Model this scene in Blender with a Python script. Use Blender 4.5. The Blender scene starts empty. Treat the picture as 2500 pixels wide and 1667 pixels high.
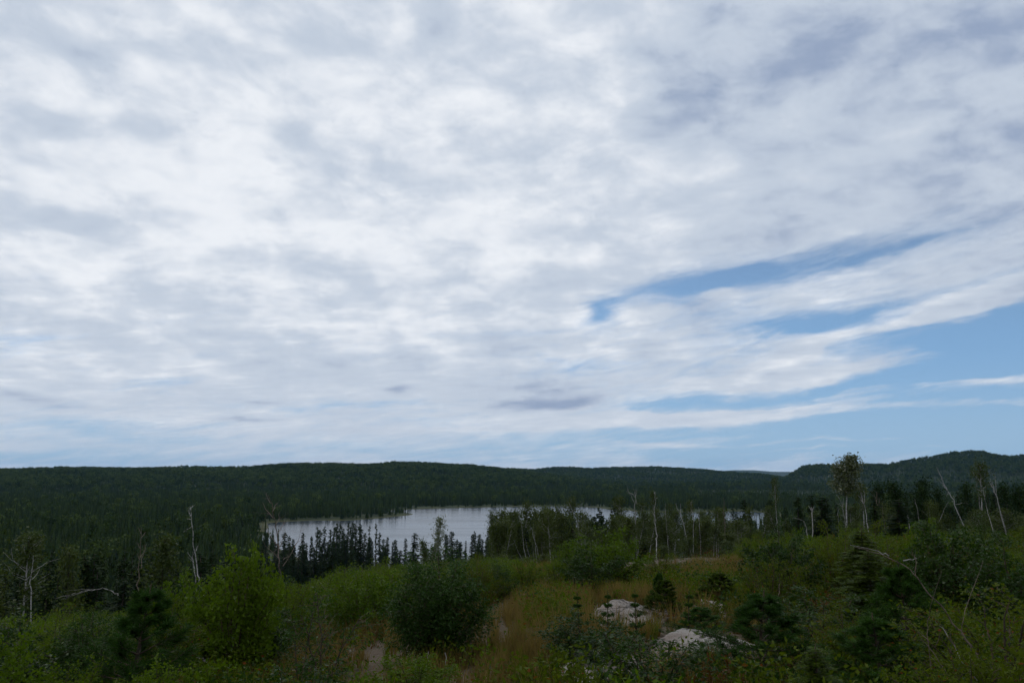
import bpy, math, random
import numpy as np
from mathutils import Vector

C = bpy.context.scene.collection
SC = bpy.context.scene
R = math.radians
rng = np.random.default_rng(7)
random.seed(7)

# ------------------------------------------------------------------ camera
F = 28.0 / 36.0                      # focal length in frame widths
PITCH = R(9.33)
cam_d = bpy.data.cameras.new('camera')
cam_d.lens = 28.0
cam_d.sensor_width = 36.0
cam_d.clip_start = 0.1
cam_d.clip_end = 30000
cam = bpy.data.objects.new('camera', cam_d)
cam.location = (0, 0, 0)
cam.rotation_euler = (math.pi / 2 + PITCH, 0, 0)
C.objects.link(cam)
SC.camera = cam

PW = 2500.0
FP = PW * F


def ray(u, v):
    """Unit-forward direction through a point of the 2500-wide photograph: azimuth, tangent of elevation."""
    X = (u - 1250.0) / FP
    Z = (833.5 - v) / FP
    y = math.cos(PITCH) - math.sin(PITCH) * Z
    z = math.sin(PITCH) + math.cos(PITCH) * Z
    return math.atan2(X, y), z / math.hypot(X, y)


def at(u, v, r):
    """The point at horizontal range r metres in that direction."""
    a, t = ray(u, v)
    return np.array((r * math.sin(a), r * math.cos(a), r * t))


# ------------------------------------------------------------------ world and sun
SUN_AZ, SUN_EL = R(-38), R(48)
world = bpy.data.worlds.new('World')
SC.world = world
world.use_nodes = True
wt = world.node_tree
wt.nodes.clear()


class V:
    """Tiny expression wrapper round shader-node sockets."""
    nt = wt

    def __init__(s, sock): s.s = sock

    @staticmethod
    def m(op, *a, clamp=False):
        n = V.nt.nodes.new('ShaderNodeMath')
        n.operation = op
        n.use_clamp = clamp
        for i, x in enumerate(a):
            if isinstance(x, V): V.nt.links.new(x.s, n.inputs[i])
            else: n.inputs[i].default_value = x
        return V(n.outputs[0])

    def __add__(s, o): return V.m('ADD', s, o)
    __radd__ = __add__
    def __sub__(s, o): return V.m('SUBTRACT', s, o)
    def __rsub__(s, o): return V.m('SUBTRACT', o, s)
    def __mul__(s, o): return V.m('MULTIPLY', s, o)
    __rmul__ = __mul__
    def __truediv__(s, o): return V.m('DIVIDE', s, o)
    def __rtruediv__(s, o): return V.m('DIVIDE', o, s)


def smooth(x, a, b, lo=0.0, hi=1.0):
    n = V.nt.nodes.new('ShaderNodeMapRange')
    n.interpolation_type = 'SMOOTHSTEP'
    V.nt.links.new(x.s, n.inputs[0])
    n.inputs[1].default_value = a; n.inputs[2].default_value = b
    n.inputs[3].default_value = lo; n.inputs[4].default_value = hi
    return V(n.outputs[0])


def comb(x, y, z):
    n = V.nt.nodes.new('ShaderNodeCombineXYZ')
    for i, q in enumerate((x, y, z)):
        if isinstance(q, V): V.nt.links.new(q.s, n.inputs[i])
        else: n.inputs[i].default_value = q
    return V(n.outputs[0])


def noise(vec, scale, detail=5, rough=.5, dist=0.0, dims='3D'):
    n = V.nt.nodes.new('ShaderNodeTexNoise')
    n.noise_dimensions = dims
    V.nt.links.new(vec.s, n.inputs['Vector'])
    n.inputs['Scale'].default_value = scale
    n.inputs['Detail'].default_value = detail
    n.inputs['Roughness'].default_value = rough
    n.inputs['Distortion'].default_value = dist
    return V(n.outputs[0])


def mixc(f, a, b):
    n = V.nt.nodes.new('ShaderNodeMix')
    n.data_type = 'RGBA'
    for i, q in ((0, f), (6, a), (7, b)):
        if isinstance(q, V): V.nt.links.new(q.s, n.inputs[i])
        elif i == 0: n.inputs[i].default_value = q
        else: n.inputs[i].default_value = (*q, 1)
    return V(n.outputs[2])


def lin(r, g, b):
    f = lambda c: (c / 255 / 12.92) if c <= 10 else ((c / 255 + .055) / 1.055) ** 2.4
    return (f(r), f(g), f(b))


def build_sky():
    tc = wt.nodes.new('ShaderNodeTexCoord')
    sep = wt.nodes.new('ShaderNodeSeparateXYZ')
    wt.links.new(tc.outputs['Generated'], sep.inputs[0])
    x, y, z = (V(sep.outputs[i]) for i in range(3))
    zc = V.m('MAXIMUM', z, 0.0)
    az = V.m('ARCTAN2', x, y)
    el = V.m('ARCSINE', zc)
    qx = x / (zc + .10)
    qy = y / (zc + .10)
    q = comb(qx, qy, 0.0)
    # streaky cloud-plane coordinates, rows running away to the left and overhead to the right
    d = R(-49)
    along = (qx * math.cos(d) + qy * math.sin(d)) * .42
    across = qx * -math.sin(d) + qy * math.cos(d)
    qs = comb(along, across, 3.1)
    n_big = noise(q, 1.1, 3, .5, .2)
    n_mid = noise(comb(qx * .9 + qy * .2, qy, 7.7), 5.0, 6, .52, .25)
    n_str = noise(qs, 2.6, 7, .6, .5)
    n_fine = noise(comb(qx, qy * 1.0, 2.0), 13.0, 5, .55, .3)
    n_puff = noise(comb(az * 1.0 + el * .3, el * 1.7, 6.6), 12.0, 5, .55, .25)
    # low band next to the horizon: stretched bars
    bars = noise(comb(az * 2.2, el * 26, 1.3), 2.3, 5, .55, .4)
    # warp of the direction used for the large shapes
    wa = noise(comb(az * 1.0, el * 3.0, .5), 5, 5, .55)
    wb = noise(comb(az * 1.0, el * 3.0, 9.5), 5, 5, .55)
    azw = az + (wa - .5) * .10
    elw = el + (wb - .5) * .05
    D = comb(azw, elw, 1.0)

    def blob(u, v, ru, rv, ang=0.0):
        a, t = ray(u, v)
        e = math.atan(t)
        ra, rb = ru / FP, rv / FP
        c, s = math.cos(R(ang)), math.sin(R(ang))
        out = []
        for (p, q2, rr) in ((c, s, ra), (-s, c, rb)):
            n = wt.nodes.new('ShaderNodeVectorMath')
            n.operation = 'DOT_PRODUCT'
            wt.links.new(D.s, n.inputs[0])
            n.inputs[1].default_value = (p / rr, q2 / rr, -(p * a + q2 * e) / rr)
            out.append(V(n.outputs['Value']))
        k = out[0] * out[0]
        k = V.m('MULTIPLY_ADD', out[1], out[1], k)
        return V.m('EXPONENT', k * -1.0)

    def field(base, blobs):
        acc = V.m('ADD', base, 0.0)
        for (w, *b) in blobs:
            acc = V.m('MULTIPLY_ADD', blob(*b), w, acc)
        return acc

    # coverage: negative blobs open the deck to blue, positive ones are single clouds in the gap
    cov = field(COV_BASE, COV)
    low = smooth(el, 0.02, .17, 1.0, 0.0)
    n_wisp = noise(comb(az * 2.6, el * 17.0 - az * 2.5, 4.4), 2.9, 8, .64, 1.1)
    n_rag = noise(comb(az * 5.0, el * 20.0 - az * 3.5, 2.2), 7.0, 7, .68, .6)
    mid_el = smooth(el, .10, .30, 1.0, 0.25)
    tex = (n_str - .5) * .9 * (1.0 - low * .8) + (bars - .5) * 1.1 * low + (n_wisp - .5) * 2.1 * mid_el + (n_rag - .5) * 1.0
    cover = smooth(cov + tex * .62, -.02, .94)
    bri = field(BRI_BASE, BRI)
    bright = bri + (n_puff - .5) * 1.05 * (1.0 - low) + (n_mid - .5) * .75 * (1.0 - low * .7) + (n_big - .5) * .45 + (n_str - .5) * .18 + (n_fine - .5) * .16 + (n_wisp - .5) * .30 * mid_el * mid_el
    bright = V.m('MAXIMUM', V.m('MINIMUM', bright, 1.0), 0.0)
    ccol = mixc(smooth(bright, 0.0, .5), lin(150, 166, 193), lin(195, 206, 221))
    ccol = mixc(smooth(bright, .45, 1.0), ccol, lin(237, 241, 247))
    sky = wt.nodes.new('ShaderNodeTexSky')
    sky.sky_type = 'NISHITA'
    sky.sun_disc = False
    sky.sun_elevation = SUN_EL
    sky.sun_rotation = SUN_AZ
    sky.altitude = 400
    sky.air_density = 1.0
    sky.dust_density = 0.0
    sky.ozone_density = 3.0
    nrm = wt.nodes.new('ShaderNodeMix'); nrm.data_type = 'RGBA'
    lowair = smooth(el, 0.0, .30, .96, .10)
    wt.links.new(lowair.s, nrm.inputs[0]); wt.links.new(sky.outputs[0], nrm.inputs[6])
    airc = mixc(smooth(el, 0.0, .16), lin(154, 187, 216), lin(120, 168, 218))
    sc_ = wt.nodes.new('ShaderNodeVectorMath'); sc_.operation = 'SCALE'
    wt.links.new(airc.s, sc_.inputs[0]); sc_.inputs['Scale'].default_value = 1 / 0.085
    wt.links.new(sc_.outputs[0], nrm.inputs[7])
    bg1 = wt.nodes.new('ShaderNodeBackground')
    wt.links.new(nrm.outputs[2], bg1.inputs[0])
    bg1.inputs[1].default_value = 0.085
    bg2 = wt.nodes.new('ShaderNodeBackground')
    wt.links.new(ccol.s, bg2.inputs[0])
    bg2.inputs[1].default_value = 1.0
    mx = wt.nodes.new('ShaderNodeMixShader')
    wt.links.new(cover.s, mx.inputs[0])
    wt.links.new(bg1.outputs[0], mx.inputs[1])
    wt.links.new(bg2.outputs[0], mx.inputs[2])
    out = wt.nodes.new('ShaderNodeOutputWorld')
    wt.links.new(mx.outputs[0], out.inputs[0])


# weight, u, v, half-width, half-height, tilt (degrees, positive = rising to the right)
COV_BASE = 1.00
COV = [
    (-.80, 2540, 970, 420, 170, 4), (-.55, 2100, 1030, 620, 75, 1), (-.62, 1900, 1090, 900, 60, 0),
    (-.65, 2560, 800, 260, 70, 14), (-.6, 2330, 850, 330, 60, 8), (-.62, 1720, 975, 430, 30, 2),
    (-.62, 1650, 712, 230, 60, 12), (-.35, 1600, 700, 110, 22, 8), (-.50, 1900, 655, 240, 24, 12), (-.6, 1760, 690, 90, 18, 20), (-.75, 1455, 760, 50, 24, 20), (-.3, 2150, 640, 200, 26, 8), (-.42, 2130, 628, 200, 12, 9),
    (-.85, 2010, 785, 210, 34, -3), (-.45, 2330, 700, 300, 12, 12), (-.52, 1440, 900, 150, 18, 2), (-.45, 1350, 880, 90, 10, 0),
    (-.26, 2050, 770, 480, 120, 8), (-.30, 2250, 570, 300, 30, 10), (-.50, 250, 1045, 240, 34, 0), (-.45, 60, 1115, 420, 40, 0),
    (-.42, 870, 993, 240, 12, 1), (-.36, 400, 930, 110, 10, 0), (-.36, 900, 1110, 700, 30, 0),
    (-.36, 1150, 1040, 200, 14, 0), (-.30, 600, 828, 120, 8, 6), (-.22, 1200, 820, 160, 10, 4), (-.3, 80, 830, 120, 16, 0),
    (.85, 1565, 766, 75, 24, 2), (.65, 1750, 720, 62, 24, 12), (.75, 1350, 985, 130, 26, 3),
    (.85, 1880, 900, 120, 20, 22), (.8, 2100, 900, 190, 20, 8), (.9, 1960, 928, 150, 14, 3), (.75, 1700, 1014, 560, 12, 3), (.6, 2200, 1002, 300, 8, 0), (.4, 2100, 960, 260, 6, 3),
    (.7, 2480, 930, 190, 13, 2), (.45, 2420, 985, 200, 7, 0), (.5, 2330, 770, 120, 10, 10), (.45, 1700, 1000, 500, 5, 3), (.5, 2380, 735, 200, 16, 15), (.4, 1995, 860, 90, 8, 24), (.5, 2150, 1078, 320, 6, 1), (.4, 1650, 1085, 300, 8, 1), (.35, 2300, 1095, 260, 4, 0), (.35, 1950, 1105, 200, 4, 0),
    (.35, 1450, 1032, 320, 12, 3), (.3, 2200, 790, 300, 14, 12), (.4, 1700, 938, 60, 8, 0), (.35, 2250, 745, 300, 26, 15),
]
BRI_BASE = .60
BRI = [
    (.20, 450, 400, 700, 420, 0), (.10, 1250, 350, 350, 300, 0), (-.17, 1830, 150, 320, 200, -10),
    (-.15, 1640, 260, 130, 120, 30), (-.22, 2250, 200, 600, 260, 0), (-.22, 2480, 560, 380, 200, 10), (-.12, 2000, 500, 300, 50, 10),
    (.16, 1880, 345, 200, 60, 12), (.12, 2100, 320, 100, 30, 0), (-.20, 60, 535, 150, 46, 0), (-.20, 740, 640, 90, 24, 4), (-.2, 400, 722, 100, 24, -12),
    (-.22, 180, 128, 90, 30, -6), (-.18, 80, 300, 90, 30, 0), (-.12, 700, 330, 60, 40, -30), (-.5, 1385, 986, 90, 18, 6), (-.3, 1260, 990, 110, 14, 2), (-.25, 1300, 940, 90, 22, 0),
    (-.32, 85, 972, 80, 14, 0), (-.30, 640, 978, 45, 9, 0), (-.35, 600, 1022, 70, 6, 6), (-.28, 978, 952, 45, 10, 8),
    (-.10, 800, 900, 900, 120, 0), (-.10, 300, 1080, 700, 50, 0), (.25, 1880, 902, 90, 12, 20), (.15, 1980, 925, 100, 8, 3),
    (.14, 2250, 745, 250, 20, 15), (.10, 330, 175, 60, 30, 0), (-.16, 700, 340, 45, 45, 0), (-.12, 1120, 100, 90, 70, 0), (.20, 955, 85, 45, 45, 0), (.12, 560, 55, 140, 40, -20),
    (.12, 1150, 230, 60, 30, 20), (.1, 520, 450, 80, 30, 10), (-.16, 1050, 60, 60, 60, 20), (-.14, 1350, 170, 90, 50, 0),
]
build_sky()

sun_d = bpy.data.lights.new('sun', 'SUN')
sun_d.energy = 0.7
sun_d.angle = R(14)
sun_d.color = (1.0, .96, .88)
sun = bpy.data.objects.new('sun', sun_d)
sdir = Vector((math.sin(SUN_AZ) * math.cos(SUN_EL), math.cos(SUN_AZ) * math.cos(SUN_EL), math.sin(SUN_EL)))
sun.rotation_euler = sdir.to_track_quat('Z', 'Y').to_euler()
sun.location = (0, 0, 60)
C.objects.link(sun)

SC.view_settings.view_transform = 'Standard'
SC.view_settings.look = 'None'
SC.view_settings.exposure = 0.0
SC.view_settings.gamma = 1.0
SC.view_settings.use_curve_mapping = False
SC.render.engine = 'CYCLES'
SC.cycles.use_denoising = True
SC.cycles.max_bounces = 5
SC.cycles.diffuse_bounces = 3
SC.cycles.glossy_bounces = 2
SC.cycles.transmission_bounces = 3
SC.cycles.volume_bounces = 1
SC.cycles.transparent_max_bounces = 4
SC.cycles.sample_clamp_indirect = 4.0

SC.cycles.use_adaptive_sampling = True
SC.cycles.adaptive_threshold = 0.015
SC.cycles.adaptive_min_samples = 12

# ------------------------------------------------------------------ small helpers


def tag(o, label=None, cat=None, group=None, kind=None):
    if label: o['label'] = label
    if cat: o['category'] = cat
    if group: o['group'] = group
    if kind: o['kind'] = kind
    return o


def link(o, parent=None):
    C.objects.link(o)
    if parent: o.parent = parent
    return o


def empty(name, loc=(0, 0, 0), rz=0.0, s=1.0):
    o = bpy.data.objects.new(name, None)
    o.empty_display_size = .2
    o.location = loc
    o.rotation_euler = (0, 0, rz)
    o.scale = (s, s, s) if not hasattr(s, '__len__') else s
    return link(o)


class MB:
    """Collects vertices, quads/triangles and a random value per face; build() makes one mesh."""

    def __init__(s):
        s.v = []; s.n = 0; s.q = []; s.t = []; s.rq = []; s.rt = []

    def add(s, v, quads=None, tris=None, rnd=None):
        v = np.asarray(v, float).reshape(-1, 3)
        if quads is not None and len(quads):
            q = np.asarray(quads, int) + s.n
            s.q.append(q)
            s.rq.append(np.broadcast_to(rnd if rnd is not None else rng.random(len(q)), (len(q),)))
        if tris is not None and len(tris):
            t = np.asarray(tris, int) + s.n
            s.t.append(t)
            s.rt.append(np.broadcast_to(rnd if rnd is not None else rng.random(len(t)), (len(t),)))
        s.v.append(v); s.n += len(v)

    def tube(s, pts, rad, k=6, cap=True):
        pts = np.asarray(pts, float); n = len(pts)
        rad = np.broadcast_to(rad, (n,))
        tan = np.gradient(pts, axis=0)
        tan /= np.linalg.norm(tan, axis=1)[:, None] + 1e-9
        ref = np.array((1., 0, 0)) if abs(tan[0][0]) < .8 else np.array((0, 1., 0))
        side = np.cross(tan, ref); side /= np.linalg.norm(side, axis=1)[:, None] + 1e-9
        up = np.cross(side, tan)
        a = np.arange(k) * 2 * math.pi / k
        ring = pts[:, None, :] + rad[:, None, None] * (np.cos(a)[None, :, None] * side[:, None, :] + np.sin(a)[None, :, None] * up[:, None, :])
        i = np.arange(n - 1)[:, None] * k; j = np.arange(k)[None, :]; j2 = (j + 1) % k
        q = np.stack([i + j, i + j2, i + k + j2, i + k + j], -1).reshape(-1, 4)
        s.add(ring, q, rnd=.5)

    def leaves(s, P, A, S, L, W, fold=0.0, rnd=None):
        """Pointed leaves: base P, axis A, side S (unit), length L, width W."""
        n = len(P)
        L = np.broadcast_to(L, (n,))[:, None]; W = np.broadcast_to(W, (n,))[:, None]
        Nn = np.cross(A, S)
        mid = P + A * L * .45
        v = np.stack([P, mid + S * W * .5 + Nn * W * fold, P + A * L - Nn * L * fold * .4, mid - S * W * .5 + Nn * W * fold], 1).reshape(-1, 3)
        q = np.arange(n * 4).reshape(n, 4)
        s.add(v, q, rnd=rng.random(n) if rnd is None else rnd)

    def build(s, name, mat, parent=None, smooth_=False, linked=True):
        me = bpy.data.meshes.new(name)
        v = np.concatenate(s.v) if s.v else np.zeros((0, 3))
        q = np.concatenate(s.q) if s.q else np.zeros((0, 4), int)
        t = np.concatenate(s.t) if s.t else np.zeros((0, 3), int)
        me.vertices.add(len(v)); me.vertices.foreach_set('co', v.ravel().astype(np.float32))
        li = np.concatenate([q.ravel(), t.ravel()])
        me.loops.add(len(li)); me.loops.foreach_set('vertex_index', li.astype(np.int32))
        nf = len(q) + len(t)
        me.polygons.add(nf)
        st = np.concatenate([np.arange(len(q)) * 4, len(q) * 4 + np.arange(len(t)) * 3])
        me.polygons.foreach_set('loop_start', st.astype(np.int32))
        r = np.concatenate([x for x in s.rq + s.rt]) if nf else np.zeros(0)
        at_ = me.attributes.new('rnd', 'FLOAT', 'FACE')
        at_.data.foreach_set('value', r.astype(np.float32))
        if smooth_: me.polygons.foreach_set('use_smooth', np.ones(nf, bool))
        me.update(calc_edges=True)
        me.materials.append(mat)
        o = bpy.data.objects.new(name, me)
        if linked: link(o, parent)
        return o


def unit(a):
    return a / (np.linalg.norm(a, axis=-1, keepdims=True) + 1e-9)


def rand_dirs(n):
    return unit(rng.normal(size=(n, 3)))


def perp(A):
    return unit(np.cross(A, rand_dirs(len(A))))


# ------------------------------------------------------------------ materials
def new_mat(name):
    m = bpy.data.materials.new(name)
    m.use_nodes = True
    m.node_tree.nodes.clear()
    V.nt = m.node_tree
    return m


def finish(surf):
    o = V.nt.nodes.new('ShaderNodeOutputMaterial')
    V.nt.links.new(surf, o.inputs[0])


def attr(name):
    n = V.nt.nodes.new('ShaderNodeAttribute')
    n.attribute_name = name
    return n


def obj_random():
    return V(V.nt.nodes.new('ShaderNodeObjectInfo').outputs['Random'])


def position():
    return V(V.nt.nodes.new('ShaderNodeNewGeometry').outputs['Position'])


def principled(col, rough=.6, spec=.5, normal=None):
    p = V.nt.nodes.new('ShaderNodeBsdfPrincipled')
    if isinstance(col, V): V.nt.links.new(col.s, p.inputs['Base Color'])
    else: p.inputs['Base Color'].default_value = (*col, 1)
    if isinstance(rough, V): V.nt.links.new(rough.s, p.inputs['Roughness'])
    else: p.inputs['Roughness'].default_value = rough
    p.inputs['Specular IOR Level'].default_value = spec
    if normal is not None: V.nt.links.new(normal, p.inputs['Normal'])
    return p


def leaf_mat(name, ca, cb, trans=.25, rough=.5, spec=.4, objvar=.45, cc=None, ccut=.94):
    m = new_mat(name)
    r = V(attr('rnd').outputs['Fac'])
    o = obj_random()
    f = V.m('ADD', r * (1 - objvar), o * objvar, clamp=True)
    col = mixc(f, ca, cb)
    if cc is not None:
        col = mixc(V.m('GREATER_THAN', r, ccut), col, cc)
    p = principled(col, rough, spec)
    t = V.nt.nodes.new('ShaderNodeBsdfTranslucent')
    tcol = mixc(.35, col, (cb[0] * 1.8, cb[1] * 1.9, cb[2]))
    V.nt.links.new(tcol.s, t.inputs[0])
    mx = V.nt.nodes.new('ShaderNodeMixShader')
    mx.inputs[0].default_value = trans
    V.nt.links.new(p.outputs[0], mx.inputs[1]); V.nt.links.new(t.outputs[0], mx.inputs[2])
    finish(mx.outputs[0])
    return m


def bark_mat(name, ca, cb, scale=(14, 14, 3), cut=(.45, .6), rough=.8):
    m = new_mat(name)
    tc = V.nt.nodes.new('ShaderNodeTexCoord')
    mp = V.nt.nodes.new('ShaderNodeMapping')
    V.nt.links.new(tc.outputs['Object'], mp.inputs[0])
    mp.inputs['Scale'].default_value = scale
    n = noise(V(mp.outputs[0]), 1.0, 4, .6)
    col = mixc(smooth(n, *cut), ca, cb)
    finish(principled(col, rough, .3).outputs[0])
    return m


M = {}
M['willow'] = leaf_mat('willow_leaves', (.011, .034, .003), (.034, .074, .008), .28, .5, .16)
M['lime'] = leaf_mat('lime_green_leaves', (.034, .072, .002), (.085, .135, .004), .38, .55, .12)
M['mid'] = leaf_mat('mid_green_leaves', (.038, .068, .002), (.094, .140, .005), .38, .6, .10)
M['dark'] = leaf_mat('dark_green_leaves', (.010, .030, .003), (.030, .062, .006), .3, .5, .2)
M['olive'] = leaf_mat('olive_leaves', (.034, .056, .002), (.084, .110, .005), .36, .6, .10, cc=(.16, .035, .010), ccut=.978)
M['red'] = leaf_mat('reddish_leaves', (.045, .036, .004), (.11, .036, .008), .25, .55, .2)
M['needle'] = leaf_mat('pine_needles', (.012, .040, .004), (.040, .088, .009), .2, .6, .12)
M['needle_light'] = leaf_mat('fresh_pine_needles', (.026, .050, .002), (.062, .092, .006), .2, .6, .10)
M['spruce'] = leaf_mat('spruce_needles', (.008, .020, .005), (.024, .044, .011), .10, .7, .06)
M['forest'] = leaf_mat('far_spruce_needles', (.007, .018, .004), (.034, .058, .012), .08, .7, .08, objvar=.75)
M['forest_leaf'] = leaf_mat('far_broad_leaves', (.010, .028, .006), (.070, .100, .022), .15, .7, .08, objvar=.8)
M['birch_leaf'] = leaf_mat('birch_leaves', (.024, .044, .007), (.062, .078, .012), .25, .6, .2)
M['aspen_leaf'] = leaf_mat('aspen_leaves', (.050, .066, .020), (.110, .125, .040), .25, .32, .7)
M['grass'] = leaf_mat('grass_blades', (.046, .070, .003), (.105, .125, .008), .4, .7, .08)
M['dry'] = leaf_mat('dry_grass_blades', (.085, .058, .016), (.180, .125, .042), .4, .7, .08)
M['white_bark'] = bark_mat('birch_bark', (.05, .042, .038), (.30, .285, .27), (6, 6, 9), (.38, .50))
M['dead_bark'] = bark_mat('weathered_wood', (.10, .09, .08), (.32, .30, .28), (20, 20, 4), (.35, .6))
M['tan_bark'] = bark_mat('bare_tan_wood', (.05, .036, .028), (.15, .11, .085), (20, 20, 4), (.35, .6))
M['bark'] = bark_mat('dark_bark', (.022, .017, .013), (.060, .045, .034))
M['twig'] = bark_mat('twig_bark', (.035, .025, .016), (.09, .06, .035))


def rock_material():
    m = new_mat('granite')
    p = position()
    n1 = noise(p, 1.6, 5, .6, .4)
    n2 = noise(p, 22, 4, .7)
    n3 = noise(p, 5.5, 5, .6, 1.2)
    c = mixc(smooth(n1, .35, .62), (.185, .145, .118), (.29, .262, .235))
    c = mixc(smooth(n2, .50, .75), c, (.13, .11, .095))
    c = mixc(smooth(n3, .66, .72), c, (.075, .07, .055))
    vo = V.nt.nodes.new('ShaderNodeTexVoronoi'); vo.feature = 'DISTANCE_TO_EDGE'
    vo.inputs['Scale'].default_value = 1.7
    wv = V.nt.nodes.new('ShaderNodeVectorMath'); wv.operation = 'ADD'
    V.nt.links.new(p.s, wv.inputs[0])
    V.nt.links.new(comb(n3 * .35, n1 * .35, n3 * .5).s, wv.inputs[1])
    V.nt.links.new(wv.outputs[0], vo.inputs['Vector'])
    crack = smooth(V(vo.outputs['Distance']), .0, .035)
    lichen = smooth(noise(p, 7.5, 5, .7, .8), .56, .66)
    c = mixc(lichen * .7, c, (.10, .105, .085))
    c = mixc(crack, (.045, .038, .03), c)
    b = V.nt.nodes.new('ShaderNodeBump')
    b.inputs['Strength'].default_value = 1.0; b.inputs['Distance'].default_value = .04
    V.nt.links.new((n2 * .6 + n3 * 1.2 + crack * .8).s, b.inputs['Height'])
    finish(principled(c, .85, .3, b.outputs[0]).outputs[0])
    return m


M['rock'] = rock_material()

# ------------------------------------------------------------------ terrain
WATER = -32.0


def az_table(vals):
    return [(ray(u, 1280)[0], k) for u, k in vals]


def azi(az, tab):
    xs = np.array([t[0] for t in tab]); ys = np.array([t[1] for t in tab])
    mean = ys.mean()
    xs = np.concatenate([[-math.pi, -2.0], xs, [2.0, math.pi]])
    ys = np.concatenate([[mean, mean], ys, [mean, mean]])
    return np.interp(az, xs, ys)


T_S = az_table([(-300, .138), (0, .130), (600, .115), (1050, .092), (1500, .075), (1700, .070), (2500, .062), (2900, .06)])
T_D = az_table([(-300, 19), (0, 20), (600, 25), (1050, 33), (1500, 43), (2000, 54), (2500, 60), (2900, 62)])
T_S2 = az_table([(-300, .25), (0, .25), (600, .22), (1050, .18), (1500, .15), (2000, .12), (2500, .11), (2900, .11)])


def hill_table(pts, r, tree=9.0):
    out = []
    for u, v in pts:
        a, t = ray(u, v)
        out.append((a, max(0.0, r * t - tree - (-31.0))))
    return r, out


HILLS = [
    (hill_table([(-900, 1150), (-400, 1143), (0, 1148), (150, 1146), (340, 1146), (520, 1143), (625, 1139), (700, 1134), (800, 1132), (900, 1135), (960, 1130),
                 (1050, 1131), (1150, 1137), (1250, 1148), (1350, 1160), (1450, 1172), (1560, 1185)], 1900), 1150, 700),
    (hill_table([(-900, 1140), (-400, 1135), (0, 1146), (140, 1140), (250, 1142), (340, 1143), (400, 1141), (450, 1137), (510, 1141), (560, 1150), (800, 1160), (1050, 1155), (1150, 1146),
                 (1250, 1144), (1300, 1146), (1350, 1141), (1390, 1140), (1440, 1144), (1500, 1141), (1600, 1140), (1700, 1145), (1750, 1149), (1850, 1156), (1950, 1185)], 3000), 2300, 900),
    (hill_table([(1650, 1165), (1740, 1152), (1790, 1147), (1840, 1147), (1890, 1151), (1930, 1151), (2000, 1165)], 9000, 0), 7600, 1500),
    (hill_table([(1900, 1185), (1925, 1160), (1948, 1146), (1962, 1138), (1990, 1134), (2030, 1136), (2070, 1137), (2110, 1133), (2160, 1135), (2200, 1127), (2240, 1119), (2290, 1111), (2330, 1104),
                 (2360, 1101), (2400, 1103), (2430, 1111), (2470, 1114), (2500, 1112), (2600, 1112), (2900, 1125), (3400, 1135)], 2500), 1950, 800),
]

# outline of the lake from its shores as seen from the camera, dropped on the water level
LAKE_UV = [(668, 1287), (663, 1277), (700, 1273), (760, 1271), (850, 1271), (920, 1266), (1000, 1258), (1022, 1255), (1000, 1251), (945, 1249.5), (935, 1246), (1000, 1243.5), (1060, 1241),
           (1150, 1239), (1250, 1237), (1360, 1236), (1450, 1238.5), (1480, 1243.5), (1518, 1244.5), (1560, 1250), (1660, 1251), (1740, 1250), (1800, 1248), (1850, 1250), (1890, 1256),
           (1900, 1268), (1870, 1290), (1750, 1318), (1600, 1345), (1400, 1368), (1200, 1380), (1000, 1384), (850, 1380), (750, 1362), (690, 1335), (640, 1313), (655, 1300)]


def lake_xy(u, v):
    a, t = ray(u, v)
    r = WATER / t
    return (r * math.sin(a), r * math.cos(a))


LAKE = np.array([lake_xy(u, v) for u, v in LAKE_UV])


def lake_sd(x, y):
    """Signed distance to the lake outline, negative over water."""
    x = np.asarray(x, float); y = np.asarray(y, float)
    out = np.full(x.shape, 1e4)
    near = (y > 120) & (y < 900) & (np.abs(x) < 600)
    px, py = x[near], y[near]
    d = np.full(px.shape, 1e9); ins = np.zeros(px.shape, bool)
    n = len(LAKE)
    for i in range(n):
        a = LAKE[i]; b = LAKE[(i + 1) % n]
        ex, ey = b - a
        wx, wy = px - a[0], py - a[1]
        t = np.clip((wx * ex + wy * ey) / (ex * ex + ey * ey), 0, 1)
        d = np.minimum(d, np.hypot(wx - ex * t, wy - ey * t))
        c = ((a[1] > py) != (b[1] > py)) & (px < ex * (py - a[1]) / (ey + 1e-12) + a[0])
        ins ^= c
    out[near] = np.where(ins, -d, d)
    return out


def wob(x, y, s, seed=0.0):
    return (np.sin(x / s + 1.3 + seed) * np.cos(y / s * 1.13 + .7 * seed) + .5 * np.sin(x / s * 2.17 + y / s * 1.7 + seed) + .3 * np.cos(x / s * 4.1 - y / s * 3.3 + seed)) / 1.8


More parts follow.
